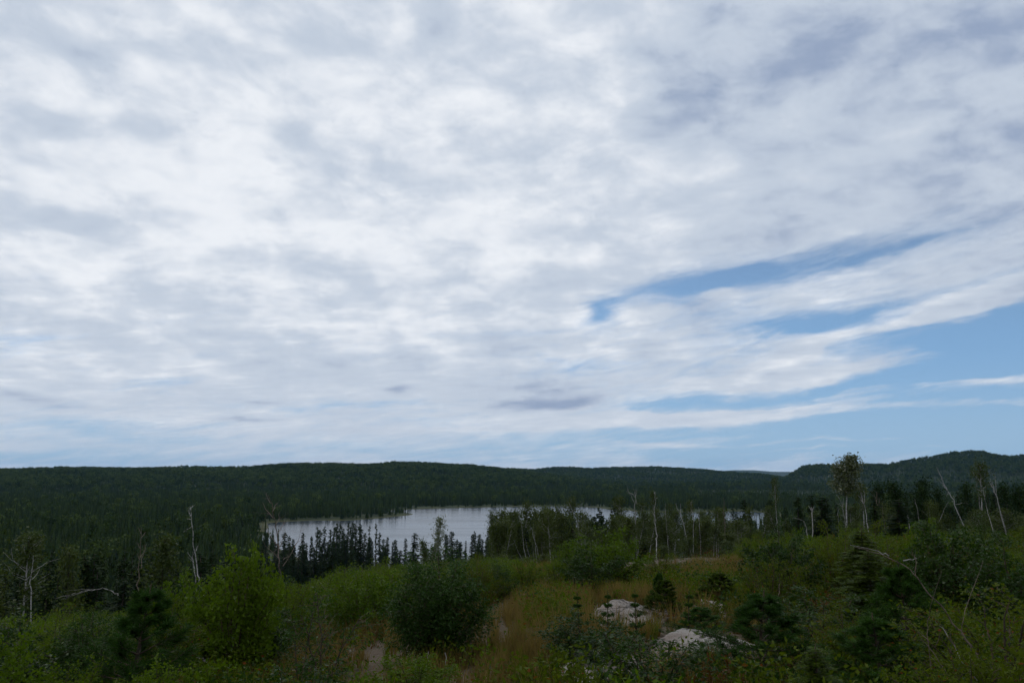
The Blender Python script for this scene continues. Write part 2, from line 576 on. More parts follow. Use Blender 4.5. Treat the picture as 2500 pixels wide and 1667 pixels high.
def T(x, y):
    x = np.asarray(x, float); y = np.asarray(y, float)
    r = np.hypot(x, y); az = np.arctan2(x, y)
    s = azi(az, T_S); D = azi(az, T_D); s2 = azi(az, T_S2)
    e = np.maximum(r - D, 0.0)
    W = 30.0
    drop = np.where(e < W, e * e / (2 * W), e - W / 2)
    hill = -(1.7 + s * r) - (s2 - s) * drop
    hill += wob(x, y, 3.1) * .10 * np.clip(r / 10, 0, 1) + wob(x, y, 11.0, 2.) * .25 * np.clip((r - 15) / 30, 0, 1)
    base = -30.9 + .35 * wob(x, y, 60., 1.) + .15 * wob(x, y, 13., 4.)
    m = np.maximum(hill, base); k = 2.0
    z = m + np.log1p(np.exp(-np.abs(hill - base) / k)) * k * np.exp(-np.abs(hill - base) / k) * .5
    far = np.full(x.shape, 0.0)
    for (rr, tab), foot, back in HILLS:
        H = azi(az, tab + ([] if tab[0][0] < -.6 else []))
        xs = np.array([t[0] for t in tab]); ys = np.array([t[1] for t in tab])
        H = np.interp(az, xs, ys, left=ys[0] if xs[0] < -.5 else 0.0, right=ys[-1] if xs[-1] > .5 else 0.0)
        H = H * np.clip((2.2 - np.abs(az)) / .6, 0, 1)
        t = np.clip((r - foot) / (rr - foot), 0, 1)
        up = t * t * (3 - 2 * t)
        up = up * .75 + .25 * t
        dn = np.clip((r - rr) / back, 0, 1)
        prof = np.where(r < rr, up, 1 - dn * dn * (3 - 2 * dn))
        lump = 1 + .10 * wob(x, y, 110., rr) * np.clip((r - foot) / 200, 0, 1) * (np.abs(r - rr) / (rr - foot)).clip(0, 1) * 2
        far = np.maximum(far, H * prof * lump)
    z = z + far
    sd = lake_sd(x, y)
    shore = WATER - .25 + np.clip(sd, -14, 30) * .09
    w = np.clip((22 - sd) / 12, 0, 1)
    return np.where(sd < 22, z * (1 - w) + np.minimum(shore, np.where(sd > 0, z, shore)) * w, z)


def Tz(x, y):
    return float(T(np.array([x]), np.array([y]))[0])


def ground_hit(u, v):
    a, t = ray(u, v)
    rs = np.geomspace(2, 400, 900)
    z = T(rs * math.sin(a), rs * math.cos(a))
    k = np.argmax(rs * t < z)
    r = rs[k]
    return np.array((r * math.sin(a), r * math.cos(a)))


BAND_UV = [(420, 1640), (560, 1612), (720, 1606), (860, 1585), (1000, 1600), (1150, 1590), (1210, 1490), (1300, 1450), (1450, 1415), (1600, 1385), (1720, 1368), (1850, 1362), (1960, 1362)]
BAND_W = [.7, 1.2, 1.0, 1.3, 1.3, 1.0, .4, .7, 2.8, 6.5, 9.5, 8.5, 3.5]
BAND = np.array([ground_hit(u, v) for u, v in BAND_UV])
EXTRA_UV = [(1150, 1655, 1.0), (1330, 1560, .9), (1300, 1640, .7), (1480, 1480, .9), (1720, 1560, 1.3), (1560, 1500, .9), (1450, 1640, 1.1), (1860, 1430, 1.1), (930, 1650, .6)]
EXTRA = [(*ground_hit(u, v), w) for u, v, w in EXTRA_UV]


def clearing(x, y):
    """0 in the middle of the open strip, 1 at its edge, more outside."""
    x = np.asarray(x, float); y = np.asarray(y, float)
    d = np.full(x.shape, 1e9)
    for i in range(len(BAND) - 1):
        a, b = BAND[i], BAND[i + 1]
        ex, ey = b - a
        t = np.clip(((x - a[0]) * ex + (y - a[1]) * ey) / (ex * ex + ey * ey), 0, 1)
        w = BAND_W[i] + (BAND_W[i + 1] - BAND_W[i]) * t
        d = np.minimum(d, np.hypot(x - a[0] - ex * t, y - a[1] - ey * t) / w)
    for ex, ey, w in EXTRA:
        d = np.minimum(d, np.hypot(x - ex, y - ey) / w)
    return d


def terrain_material():
    m = new_mat('ground_cover_soil')
    a = attr('zone')
    sp = V.nt.nodes.new('ShaderNodeSeparateColor')
    V.nt.links.new(a.outputs['Color'], sp.inputs[0])
    soil, marsh, wood = (V(sp.outputs[i]) for i in range(3))
    p = position()
    n1 = noise(p, .9, 5, .6, .3); n2 = noise(p, 9, 4, .65); n3 = noise(p, .035, 4, .6)
    heath = mixc(smooth(n1, .35, .65), (.014, .017, .004), (.032, .028, .010))
    dirt = mixc(smooth(n1, .3, .7), (.062, .043, .026), (.108, .080, .055))
    dirt = mixc(smooth(n2, .56, .70), dirt, (.15, .13, .11))
    c = mixc(smooth(soil + (n1 - .5) * 1.5 + (n2 - .5) * .5, .2, .7), heath, dirt)
    forest = mixc(smooth(n3, .35, .65), (.012, .022, .008), (.030, .044, .012))
    c = mixc(wood, c, forest)
    c = mixc(marsh, c, mixc(smooth(n1, .3, .7), (.030, .036, .008), (.060, .060, .014)))
    b = V.nt.nodes.new('ShaderNodeBump')
    b.inputs['Strength'].default_value = .8; b.inputs['Distance'].default_value = .05
    V.nt.links.new((n2 + n1).s, b.inputs['Height'])
    finish(principled(c, .9, .2, b.outputs[0]).outputs[0])
    return m


def build_terrain():
    az = np.concatenate([np.linspace(-math.pi, -1.0, 60)[:-1], np.linspace(-1.0, 1.0, 521), np.linspace(1.0, math.pi, 60)[1:]])
    rr = np.concatenate([[0.4], np.geomspace(1.2, 1000, 470), np.geomspace(1012, 3600, 150), np.geomspace(3680, 14000, 60)])
    A, Rr = np.meshgrid(az, rr)
    X = Rr * np.sin(A); Y = Rr * np.cos(A)
    Z = T(X.ravel(), Y.ravel()).reshape(X.shape)
    nr, na = X.shape
    i = np.arange(nr - 1)[:, None] * na; j = np.arange(na - 1)[None, :]
    q = np.stack([i + j, i + j + 1, i + na + j + 1, i + na + j], -1).reshape(-1, 4)[:, ::-1]
    mb = MB()
    mb.add(np.stack([X, Y, Z], -1), q)
    o = mb.build('ground', terrain_material(), smooth_=True)
    tag(o, kind='structure')
    x, y, z = X.ravel(), Y.ravel(), Z.ravel()
    sd = lake_sd(x, y)
    cl = clearing(x, y)
    soil = np.clip(1.5 - cl, 0, 1) * (np.hypot(x, y) < 70)
    marsh = np.clip((9 - sd) / 3, 0, 1) * (sd < 500)
    D = azi(np.arctan2(x, y), T_D)
    wood = np.clip((np.hypot(x, y) - D - 8) / 25, 0, 1)
    col = np.stack([soil, marsh, wood, np.ones_like(soil)], -1)
    ca = o.data.color_attributes.new('zone', 'FLOAT_COLOR', 'POINT')
    ca.data.foreach_set('color', col.ravel().astype(np.float32))


build_terrain()


def build_lake():
    m = new_mat('lake_water')
    p = position()
    mp = V.nt.nodes.new('ShaderNodeMapping')
    V.nt.links.new(p.s, mp.inputs[0]); mp.inputs['Scale'].default_value = (.35, 1.0, 1)
    mp.inputs['Rotation'].default_value = (0, 0, R(12))
    n1 = noise(V(mp.outputs[0]), .9, 3, .6)
    n2 = noise(V(mp.outputs[0]), .025, 4, .6, .6)
    b = V.nt.nodes.new('ShaderNodeBump')
    b.inputs['Strength'].default_value = .10; b.inputs['Distance'].default_value = .2
    V.nt.links.new(n1.s, b.inputs['Height'])
    pr = principled((.008, .020, .034), smooth(n2, .35, .65, .17, .24), .5, b.outputs[0])
    pr.inputs['IOR'].default_value = 1.33
    finish(pr.outputs[0])
    c = LAKE.mean(0)
    mb = MB()
    lo, hi = LAKE.min(0) - 20, LAKE.max(0) + 20
    gx = np.linspace(lo[0], hi[0], 30); gy = np.linspace(lo[1], hi[1], 30)
    # keep the sheet to the lake itself, a little past its shores
    X, Y = np.meshgrid(gx, gy)
    S = lake_sd(X.ravel(), Y.ravel()).reshape(X.shape)
    idx = np.arange(900).reshape(30, 30)
    q = []
    for i in range(29):
        for j in range(29):
            if S[i:i + 2, j:j + 2].min() < 25:
                q.append((idx[i, j], idx[i, j + 1], idx[i + 1, j + 1], idx[i + 1, j]))
    mb.add(np.stack([X.ravel(), Y.ravel(), np.full(900, WATER)], -1), q)
    tag(mb.build('lake', m), kind='structure')


build_lake()

# ------------------------------------------------------------------ tree and shrub builders


def far_spruce(seed, H=11.0, Wd=1.5, layers=15):
    mb = MB()
    r_ = np.random.default_rng(seed)
    for i in range(layers):
        t = (i + .5) / layers
        z = H * (.08 + .92 * t)
        k = 6
        L = Wd * (1 - t) ** .7 * (.75 + .5 * r_.random()) + .16
        if t > .86: L *= 1.25
        a = r_.random() * 6.28 + np.arange(k) * 6.283 / k + r_.normal(0, .2, k)
        ll = L * (.7 + .6 * r_.random(k))
        tip = np.stack([np.cos(a) * ll, np.sin(a) * ll, z - ll * .45 + 0 * a], -1)
        wv = np.stack([-np.sin(a), np.cos(a), 0 * a], -1) * (ll * .38)[:, None]
        mid = np.stack([np.cos(a) * ll * .5, np.sin(a) * ll * .5, z - ll * .1 + 0 * a], -1)
        base = np.tile((0, 0, z + H / layers * .9), (k, 1))
        v = np.stack([base, mid + wv, tip, mid - wv], 1).reshape(-1, 3)
        mb.add(v, np.arange(k * 4).reshape(k, 4), rnd=r_.random(k))
    return mb


def far_broad(seed, H=9.0, Wd=3.2, n=170, leaf=1.15):
    mb = MB()
    r_ = np.random.default_rng(seed)
    cl = r_.normal(size=(7, 3)) * (Wd * .42, Wd * .42, H * .13) + (0, 0, H * .66)
    k = r_.integers(0, 7, n)
    d = unit(r_.normal(size=(n, 3)))
    P = cl[k] + d * (Wd * .42) * (1, 1, .85)
    A = unit(r_.normal(size=(n, 3)) + d * .4)
    S = unit(np.cross(A, d + r_.normal(size=(n, 3)) * .6))
    mb.leaves(P - A * leaf * .4, A, S, leaf * (.6 + .6 * r_.random(n)), leaf * .75, .15, r_.random(n))
    return mb


def scatter(name, pts, rot, scl, idx, protos, label=None, cat=None, tilt=None):
    """One object whose points carry instances of the prototype meshes."""
    me = bpy.data.meshes.new(name)
    me.vertices.add(len(pts)); me.vertices.foreach_set('co', np.asarray(pts, np.float32).ravel())
    a = me.attributes.new('rot', 'FLOAT_VECTOR', 'POINT')
    rv = np.zeros((len(pts), 3)); rv[:, 2] = rot
    if tilt is not None: rv[:, :2] = tilt
    a.data.foreach_set('vector', rv.astype(np.float32).ravel())
    a = me.attributes.new('scl', 'FLOAT', 'POINT'); a.data.foreach_set('value', np.asarray(scl, np.float32))
    a = me.attributes.new('idx', 'INT', 'POINT'); a.data.foreach_set('value', np.asarray(idx, np.int32))
    o = link(bpy.data.objects.new(name, me))
    col = bpy.data.collections.new(name + '_kinds')
    for p in protos: col.objects.link(p)
    ng = bpy.data.node_groups.new(name + '_nodes', 'GeometryNodeTree')
    ng.interface.new_socket('Geometry', in_out='INPUT', socket_type='NodeSocketGeometry')
    ng.interface.new_socket('Geometry', in_out='OUTPUT', socket_type='NodeSocketGeometry')
    N = ng.nodes; L = ng.links
    gi = N.new('NodeGroupInput'); go = N.new('NodeGroupOutput')
    ip = N.new('GeometryNodeInstanceOnPoints')
    ci = N.new('GeometryNodeCollectionInfo')
    ci.inputs['Collection'].default_value = col
    ci.inputs['Separate Children'].default_value = True
    ci.inputs['Reset Children'].default_value = True
    ip.inputs['Pick Instance'].default_value = True

    def na(nm, ty):
        n = N.new('GeometryNodeInputNamedAttribute'); n.data_type = ty
        n.inputs['Name'].default_value = nm
        return n.outputs['Attribute']
    L.new(gi.outputs[0], ip.inputs['Points'])
    L.new(ci.outputs[0], ip.inputs['Instance'])
    L.new(na('idx', 'INT'), ip.inputs['Instance Index'])
    L.new(na('rot', 'FLOAT_VECTOR'), ip.inputs['Rotation'])
    L.new(na('scl', 'FLOAT'), ip.inputs['Scale'])
    L.new(ip.outputs[0], go.inputs[0])
    md = o.modifiers.new('scatter', 'NODES'); md.node_group = ng
    tag(o, label, cat, kind='stuff')
    return o


def proto(mb, name, mat):
    return mb.build(name, mat, linked=False)


def sector(r0, r1, spacing, azm=.70):
    area = azm * (r1 * r1 - r0 * r0)
    n = int(area / spacing ** 2)
    r = np.sqrt(rng.uniform(r0 * r0, r1 * r1, n)); a = rng.uniform(-azm, azm, n)
    return r * np.sin(a), r * np.cos(a)


def build_far_forest():
    xs, ys = [], []
    for r0, r1, s in ((95, 230, 3.0), (230, 600, 3.0), (600, 1100, 3.9), (1100, 1900, 5.6), (1900, 2600, 7.0), (2600, 3200, 8.5)):
        x, y = sector(r0, r1, s); xs.append(x); ys.append(y)
    x = np.concatenate(xs); y = np.concatenate(ys)
    r = np.hypot(x, y); az = np.arctan2(x, y)
    D = azi(az, T_D)
    sd = lake_sd(x, y)
    hillfac = T(x, y)
    # the strip between clearing and lake is planted tree by tree further down
    keep = (sd > 6 + 5 * wob(x, y, 22., 9.)) & (r > np.where(az < ray(640, 1300)[0], 150, np.where(az > ray(1900, 1300)[0], 200, 235)))
    near_open = (r < 330) & (az > ray(640, 1300)[0]) & (az < ray(1900, 1300)[0])
    keep &= ~near_open
    # a thin marshy point with scattered trees, and open bog far to the right
    keep &= ~((sd < 40) & (np.random.default_rng(3).random(len(x)) < np.clip((30 - sd) / 30, 0, .6)))
    x, y, r, az, z = x[keep], y[keep], r[keep], az[keep], hillfac[keep]
    u_ = rng.random(len(x))
    patch = wob(x, y, 85., 3.) + .6 * wob(x, y, 31., 5.)
    onhill = np.clip((z + 29) / 14, 0, 1)
    broad = (u_ < .03 + .85 * onhill * np.clip(.55 + patch * 1.1, 0, 1)) & (r > 260)
    n = len(x)
    idx = np.where(broad, rng.integers(0, 4, n), 4 + rng.integers(0, 8, n))
    sc = np.where(broad, rng.uniform(.65, 1.2, n), rng.uniform(.42, 1.2, n))
    fatten = np.where(r > 1100, 1.25, 1.0)
    sc = sc * np.where(broad, fatten, 1.0)
    bog = (az > ray(1700, 1180)[0]) & (r > 1000) & (r < 1500) & (z < -29)
    sc = np.where(bog, sc * .45, sc)
    sc = np.where(r > 160, sc * np.where(broad, 1.0, .80), sc)
    protos = [proto(far_broad(30 + i, 9 + i % 2, 3.0 + .3 * i), 'broadleaf_crown_%d' % i, M['forest_leaf']) for i in range(4)]
    protos += [proto(far_spruce(50 + i, (12.5, 11, 9.5, 8, 12, 10, 7, 11)[i], (1.0, 1.5, 1.9, 1.3, 1.4, 2.2, 1.5, .8)[i], (17, 15, 13, 11, 16, 13, 9, 15)[i]), 'spruce_crown_%d' % i, M['forest']) for i in range(8)]
    scatter('forest', np.stack([x, y, z - .2], -1), rng.random(n) * 6.28, sc, idx, protos,
            'dense dark green spruce forest covering the valley and the hills round the lake', 'forest', tilt=rng.normal(0, .035, (n, 2)))
    print('forest', n)


build_far_forest()

# ------------------------------------------------------------------ detailed tree builders


def spruce_parts(seed, H, Wd, gaps=.15, club=True, bare=.10):
    """Black spruce: narrow, drooping, ragged branches with needle sprays and a dense club at the top."""
    g = np.random.default_rng(seed)
    cr, tr = MB(), MB()
    lean = g.normal(0, .012, 2) * H
    def axis(z): return np.array((lean[0] * (z / H) ** 2, lean[1] * (z / H) ** 2, z))
    tr.tube([axis(H * t) for t in np.linspace(0, .98, 9)], np.linspace(.014 * H, .002 * H, 9), 6)
    P, A, S, L, W = [], [], [], [], []
    z = H * bare
    side_bias = g.random() * 6.28
    while z < H * .985:
        t = z / H
        prof = (1 - t) ** .85 * (1 - .3 * max(0, .2 - t) / .2) + .06
        if club and .84 < t < .95: prof = max(prof, .33)
        k = g.integers(4, 7)
        for _ in range(k):
            if g.random() < gaps: continue
            a = g.random() * 6.28
            ln = Wd * prof * g.uniform(.55, 1.15) * (1 + .2 * math.cos(a - side_bias)) + .10
            base = axis(z)
            n = max(3, int(ln / .17))
            tt = (np.arange(n) + .5) / n
            rad = ln * tt
            dz = -ln * (.55 * tt - .28 * tt * tt) - .02
            d = np.array((math.cos(a), math.sin(a), 0.))
            c = base + d * rad[:, None]; c[:, 2] += dz
            for sgn in (-1, 1):
                out = np.array((-d[1], d[0], 0)) * sgn
                ax = unit(d * .75 + out * g.uniform(.5, .9) + np.stack([0 * tt, 0 * tt, g.normal(-.25, .22, n)], -1))
                P.append(c); A.append(ax); S.append(unit(np.cross(ax, np.array((0, 0, 1.)) + g.normal(0, .35, (n, 3)))))
                ll = ln * .36 * (1.15 - .6 * tt) * g.uniform(.8, 1.3, n) + .09
                L.append(ll); W.append(ll * .62)
            # hanging spray under the branch
            ax = unit(d * .35 + np.stack([0 * tt, 0 * tt, -1 + 0 * tt], -1) + g.normal(0, .2, (n, 3)))
            P.append(c); A.append(ax); S.append(unit(np.cross(ax, g.normal(size=(n, 3)))))
            L.append(np.full(n, .22 + .05 * Wd)); W.append(np.full(n, .20))
        z += H * .019 + g.uniform(0, .10)
    cr.leaves(np.concatenate(P), np.concatenate(A), np.concatenate(S), np.concatenate(L), np.concatenate(W), .1, g.random(sum(map(len, P))))
    return tr, cr


def limb(g, p0, d, L, n=6, wander=.12, up=.0):
    pts = [np.array(p0, float)]
    d = np.array(d, float)
    for i in range(n):
        d = unit(d + g.normal(0, wander, 3) + (0, 0, up))
        pts.append(pts[-1] + d * L / n)
    return np.array(pts)


def broad_parts(seed, H, crown_lo=.35, Wd=2.0, n_limbs=26, leaf=.16, per=70, lean=.05, trunk_r=.0075, tight=.34):
    """Birch or aspen: slender leaning trunk, ascending limbs, crown of separate leaf sprays."""
    g = np.random.default_rng(seed)
    cr, tr = MB(), MB()
    dirn = unit(np.array((g.normal(0, lean), g.normal(0, lean), 1.)))
    tp = limb(g, (0, 0, 0), dirn, H * .93, 10, .035, .02)
    tp[:, 2] *= H * .93 / tp[-1, 2]
    tr.tube(tp, np.linspace(trunk_r * H, .0025 * H, 11), 7)
    P, A = [], []
    for i in range(n_limbs):
        t = crown_lo + (1 - crown_lo) * ((i + .5) / n_limbs)
        f = t * 10; k = min(int(f), 9)
        b = tp[k] + (tp[k + 1] - tp[k]) * (f - k)
        a = g.random() * 6.28
        rel = (t - crown_lo) / (1 - crown_lo)
        ln = Wd * (math.sin(math.pi * min(1, rel * .82 + .16)) ** .7) * g.uniform(.55, 1.15)
        d = (math.cos(a), math.sin(a), .55 + .7 * rel)
        lp = limb(g, b, unit(np.array(d)), ln, 5, .18, .05)
        tr.tube(lp, np.linspace(.0024 * H, .0006 * H, 6), 4)
        n = int(per * g.uniform(.5, 1.4))
        s = g.random(n) ** .6 * 5
        kk = np.minimum(s.astype(int), 4)
        c = lp[kk] + (lp[kk + 1] - lp[kk]) * (s - kk)[:, None]
        c = c + g.normal(0, tight, (n, 3)) * (.35 + .65 * (s / 5))[:, None]
        P.append(c); A.append(unit(g.normal(size=(n, 3)) + (0, 0, -.3)))
    P = np.concatenate(P); A = np.concatenate(A)
    S = unit(np.cross(A, g.normal(size=A.shape)))
    ls = leaf * g.uniform(.6, 1.3, len(P))
    cr.leaves(P, A, S, ls, ls * .8, .15, g.random(len(P)))
    return tr, cr


def shrub_parts(seed, H, Rd, stems=9, twigs=7, leaf_l=.07, leaf_w=.03, per=26, droop=.2, spread=.5, flat=.0, upright=.3, low=.12, arch=0.0, whirl=.05):
    """Many-stemmed shrub: curved stems, side twigs, leaves along the twigs."""
    g = np.random.default_rng(seed)
    st, lf = MB(), MB()
    P, A = [], []
    for i in range(stems):
        a = i * 2.4 + g.normal(0, .4)
        q = math.sqrt((i + .4) / stems)
        hh = H * (1 - .45 * q ** 2) * g.uniform(.82, 1.05)
        end = np.array((math.cos(a) * Rd * q, math.sin(a) * Rd * q, hh))
        b = np.array((math.cos(a), math.sin(a), 0)) * .07 * g.random()
        t = np.linspace(0, 1, 8)[:, None]
        cpt = np.array((end[0] * (.25 + spread * .4), end[1] * (.25 + spread * .4), hh * .65))
        sp = (1 - t) ** 2 * b + 2 * t * (1 - t) * cpt + t ** 2 * end
        sp += g.normal(0, .012 * H, sp.shape) * t
        st.tube(sp, np.linspace(.0085 * H, .002 * H, 8), 5)
        for j in range(twigs):
            u = low + (1 - low) * (j + g.random()) / twigs
            f = u * 7; k = min(int(f), 6)
            p0 = sp[k] + (sp[k + 1] - sp[k]) * (f - k)
            ax = unit(sp[k + 1] - sp[k])
            od = unit(np.array((math.cos(a), math.sin(a), 0)) * .5 + g.normal(0, .7, 3) * (1, 1, .4))
            d = unit(ax * upright + od * .8 + (0, 0, .25))
            tl = H * .23 * (1.25 - .75 * u) * g.uniform(.6, 1.3)
            tw = limb(g, p0, d, tl, 4, .15, -arch)
            st.tube(tw, np.linspace(.0028 * H, .0010 * H, 5), 3)
            n = max(4, int(per * g.uniform(.6, 1.3)))
            s = (.1 + .9 * g.random(n)) * 4
            kk = np.minimum(s.astype(int), 3)
            c = tw[kk] + (tw[kk + 1] - tw[kk]) * (s - kk)[:, None] + g.normal(0, whirl * H * .5, (n, 3))
            P.append(c)
            A.append(unit(unit(tw[kk + 1] - tw[kk]) * .7 + g.normal(0, .6, (n, 3)) + (0, 0, -droop)))
        # leaves on the leader itself
        n = int(per * 1.2)
        s = (.45 + .55 * g.random(n)) * 7
        kk = np.minimum(s.astype(int), 6)
        P.append(sp[kk] + (sp[kk + 1] - sp[kk]) * (s - kk)[:, None] + g.normal(0, whirl * H * .25, (n, 3)))
        A.append(unit(g.normal(0, .7, (n, 3)) + (0, 0, .5 - droop)))
    P = np.concatenate(P); A = np.concatenate(A)
    P[:, 2] = np.maximum(P[:, 2], .04)
    S = unit(np.cross(A, g.normal(size=A.shape) * (1 - flat) + np.array((0, 0, 1.)) * (flat + .3)))
    L = leaf_l * g.uniform(.6, 1.25, len(P))
    lf.leaves(P, A, S, L, L * leaf_w / leaf_l, .18, g.random(len(P)))
    return st, lf


def pine_parts(seed, H, Rd, whorls=7, needle=.085, nw=.006, per=46, up=.75, sub=7):
    """Young pine: whorls of ascending branches, each tipped and lined with long needles."""
    g = np.random.default_rng(seed)
    st, lf = MB(), MB()
    lead = limb(g, (0, 0, 0), (g.normal(0, .03), g.normal(0, .03), 1), H, 10, .02)
    st.tube(lead, np.linspace(.013 * H, .003 * H, 11), 6)
    segs = []
    for w in range(whorls):
        t = .07 + .80 * w / (whorls - 1)
        p0 = lead[0] + (lead[-1] - lead[0]) * t
        k = g.integers(4, 7)
        a0 = g.random() * 6.28
        ln = Rd * (1 - t) ** 1.1 * 1.15 + .02 * H
        for i in range(k):
            a = a0 + i * 6.283 / k + g.normal(0, .2)
            d = unit(np.array((math.cos(a), math.sin(a), up * g.uniform(.3, .9) * (.25 + t))))
            L = ln * g.uniform(.75, 1.15)
            br = limb(g, p0, d, L, 5, .08, .10)
            st.tube(br, np.linspace(.006 * H, .0018 * H, 6), 4)
            segs.append((br[2], br[3], 1)); segs.append((br[3], br[4], 1)); segs.append((br[4], br[5], 1.3))
            for j in range(sub):
                f = g.uniform(.35, .95) * 5; kk = min(int(f), 4)
                q = br[kk] + (br[kk + 1] - br[kk]) * (f - kk)
                dd = unit(unit(br[kk + 1] - br[kk]) + g.normal(0, .55, 3) + (0, 0, .15))
                e = q + dd * L * .32
                st.tube(np.array([q, e]), np.array([.0022, .0012]) * H, 3)
                segs.append((q, e, 1))
    for i in (6, 7, 8, 9):
        segs.append((lead[i], lead[i + 1], .8))
    P, A = [], []
    for a, b, m in segs:
        n = int(per * m)
        s = g.random(n)[:, None]
        ax = unit(b - a)
        P.append(a + (b - a) * s)
        A.append(unit(ax * g.uniform(.5, 1.1, (n, 1)) + perp_g(g, np.tile(ax, (n, 1))) * .85))
    P = np.concatenate(P); A = np.concatenate(A)
    S = unit(np.cross(A, g.normal(size=A.shape)))
    L = needle * g.uniform(.7, 1.15, len(P))
    lf.leaves(P, A, S, L, nw, 0, g.random(len(P)))
    return st, lf


def perp_g(g, A):
    return unit(np.cross(A, g.normal(size=A.shape)))


def fir_parts(seed, H, Rd, layers=24, spray=.20):
    """Young fir or spruce: flat layered branches with short-needled sprays."""
    g = np.random.default_rng(seed)
    st, lf = MB(), MB()
    st.tube([(0, 0, H * t) for t in np.linspace(0, 1, 7)], np.linspace(.014 * H, .003 * H, 7), 6)
    P, A, S, L, W = [], [], [], [], []
    for i in range(layers):
        t = .05 + .93 * i / layers
        k = g.integers(5, 8)
        for j in range(k):
            a = g.random() * 6.28
            ln = Rd * (1 - t) ** .85 * g.uniform(.7, 1.12) + .04 * H
            d = np.array((math.cos(a), math.sin(a), 0))
            n = max(5, int(ln / .045))
            tt = (np.arange(n) + .3) / n
            c = np.array((0, 0, H * t)) + d * (ln * tt)[:, None]
            c[:, 2] += ln * (.20 * tt - .30 * tt * tt) + .06 * ln
            st.tube(c[[0, n // 2, -1]], (.004 * H, .003 * H, .001 * H), 3)
            for sgn in (-1, 1):
                out = np.array((-d[1], d[0], 0)) * sgn
                m = 3
                for _ in range(m):
                    ax = unit(d * .8 + out * .8 + g.normal(0, .22, (n, 3)))
                    P.append(c + g.normal(0, .01, c.shape)); A.append(ax)
                    S.append(unit(np.cross(ax, np.array((0, 0, 1.)) + g.normal(0, .4, (n, 3)))))
                    ll = (ln * .30 * (1.1 - .75 * tt) + .03) * g.uniform(.7, 1.2, n)
                    L.append(ll); W.append(np.minimum(ll * .30, .035))
    lf.leaves(np.concatenate(P), np.concatenate(A), np.concatenate(S), np.concatenate(L), np.concatenate(W), .05, g.random(sum(map(len, P))))
    return st, lf


# ------------------------------------------------------------------ placing things
class Kind:
    """A plant built once; copies share its meshes."""

    def __init__(s, name, parts, mats, names, H):
        s.name, s.H = name, H
        s.names = names
        s.me = [(nm, mb.build(nm, M[mt], linked=False)) for nm, mb, mt in zip(names, parts, mats)]
        s.w = None

    def put(s, x, y, z, rz, sx, sz, name=None):
        o = empty(name or s.name, (x, y, z), rz, (sx, sx, sz))
        for nm, src in s.me:
            c = src.copy(); link(c, o)
        return o


def plant(kind, u, vtop, r, label, cat, group=None, wid=None, name=None, rz=None, h=None, sink=.05):
    """Stands a plant at range r in column u, as tall as the photograph shows its top."""
    p = at(u, vtop, r)
    x, y = p[0], p[1]
    z = Tz(x, y) - sink
    hh = (p[2] - z) if h is None else h
    sz = hh / kind.H
    sx = sz if wid is None else wid
    o = kind.put(x, y, z, rng.random() * 6.28 if rz is None else rz, sx, sz, name)
    tag(o, label, cat, group)
    return o


K = {}
TN = ('trunk', 'crown')
SN = ('stem', 'foliage')
for i in range(6):
    tr, cr = spruce_parts(100 + i, 12.0, .95 + .10 * i, .12 + .05 * (i % 3), True, .06 + .03 * (i % 3))
    K['sp%d' % i] = Kind('spruce_tree', (tr, cr), ('bark', 'spruce'), TN, 12.0)
for i in range(2):
    tr, cr = spruce_parts(140 + i, 12.0, .55, .42, True, .25)
    K['thin%d' % i] = Kind('spruce_tree', (tr, cr), ('bark', 'spruce'), TN, 12.0)
for i in range(4):
    tr, cr = broad_parts(200 + i, 9.0, .42 + .06 * (i % 2), 1.5 + .12 * i, 26, .17, 62, .05)
    K['bi%d' % i] = Kind('birch_tree', (tr, cr), ('white_bark', 'birch_leaf'), TN, 9.0)
for i in range(3):
    tr, cr = broad_parts(220 + i, 8.0, .10, 1.7, 34, .19, 75, .04, .012, .42)
    K['bu%d' % i] = Kind('broadleaf_tree', (tr, cr), ('bark', 'birch_leaf'), TN, 8.0)
tr, cr = broad_parts(231, 9.0, .64, 1.45, 44, .14, 190, .03, .008, .24)
K['aspen'] = Kind('aspen_tree', (tr, cr), ('white_bark', 'aspen_leaf'), TN, 9.0)
for i in range(2):
    tr, cr = broad_parts(240 + i, 9.0, .66, 1.25, 22, .16, 42, .05, .009, .28)
    K['sparse%d' % i] = Kind('birch_tree', (tr, cr), ('white_bark', 'birch_leaf'), TN, 9.0)

for nm, mt, kw in (
        ('willow', 'willow', dict(stems=26, twigs=14, leaf_l=.060, leaf_w=.022, per=62, droop=.5, spread=1.0, arch=.06, low=.04, whirl=.06)),
        ('lime', 'lime', dict(stems=15, twigs=12, leaf_l=.068, leaf_w=.046, per=34, low=.05, droop=.3, spread=.5, whirl=.06)),
        ('mid', 'mid', dict(stems=17, twigs=11, leaf_l=.050, leaf_w=.028, per=40, low=.05, droop=.15, spread=.5)),
        ('dark', 'dark', dict(stems=15, twigs=11, leaf_l=.070, leaf_w=.040, per=36, low=.05, droop=.3, spread=.7)),
        ('olive', 'olive', dict(stems=16, twigs=10, leaf_l=.046, leaf_w=.027, per=40, low=.05, droop=.1, spread=.7)),
        ('cherry', 'dark', dict(stems=12, twigs=10, leaf_l=.095, leaf_w=.030, per=24, droop=.75, spread=.8, whirl=.03))):
    for i in range(3 if nm in ('mid', 'lime', 'olive') else 2):
        st, lf = shrub_parts(300 + len(K) * 3, 2.0, .80 + .12 * i, **kw)
        K[nm + str(i)] = Kind(nm + '_shrub', (st, lf), ('twig', mt), SN, 2.0)
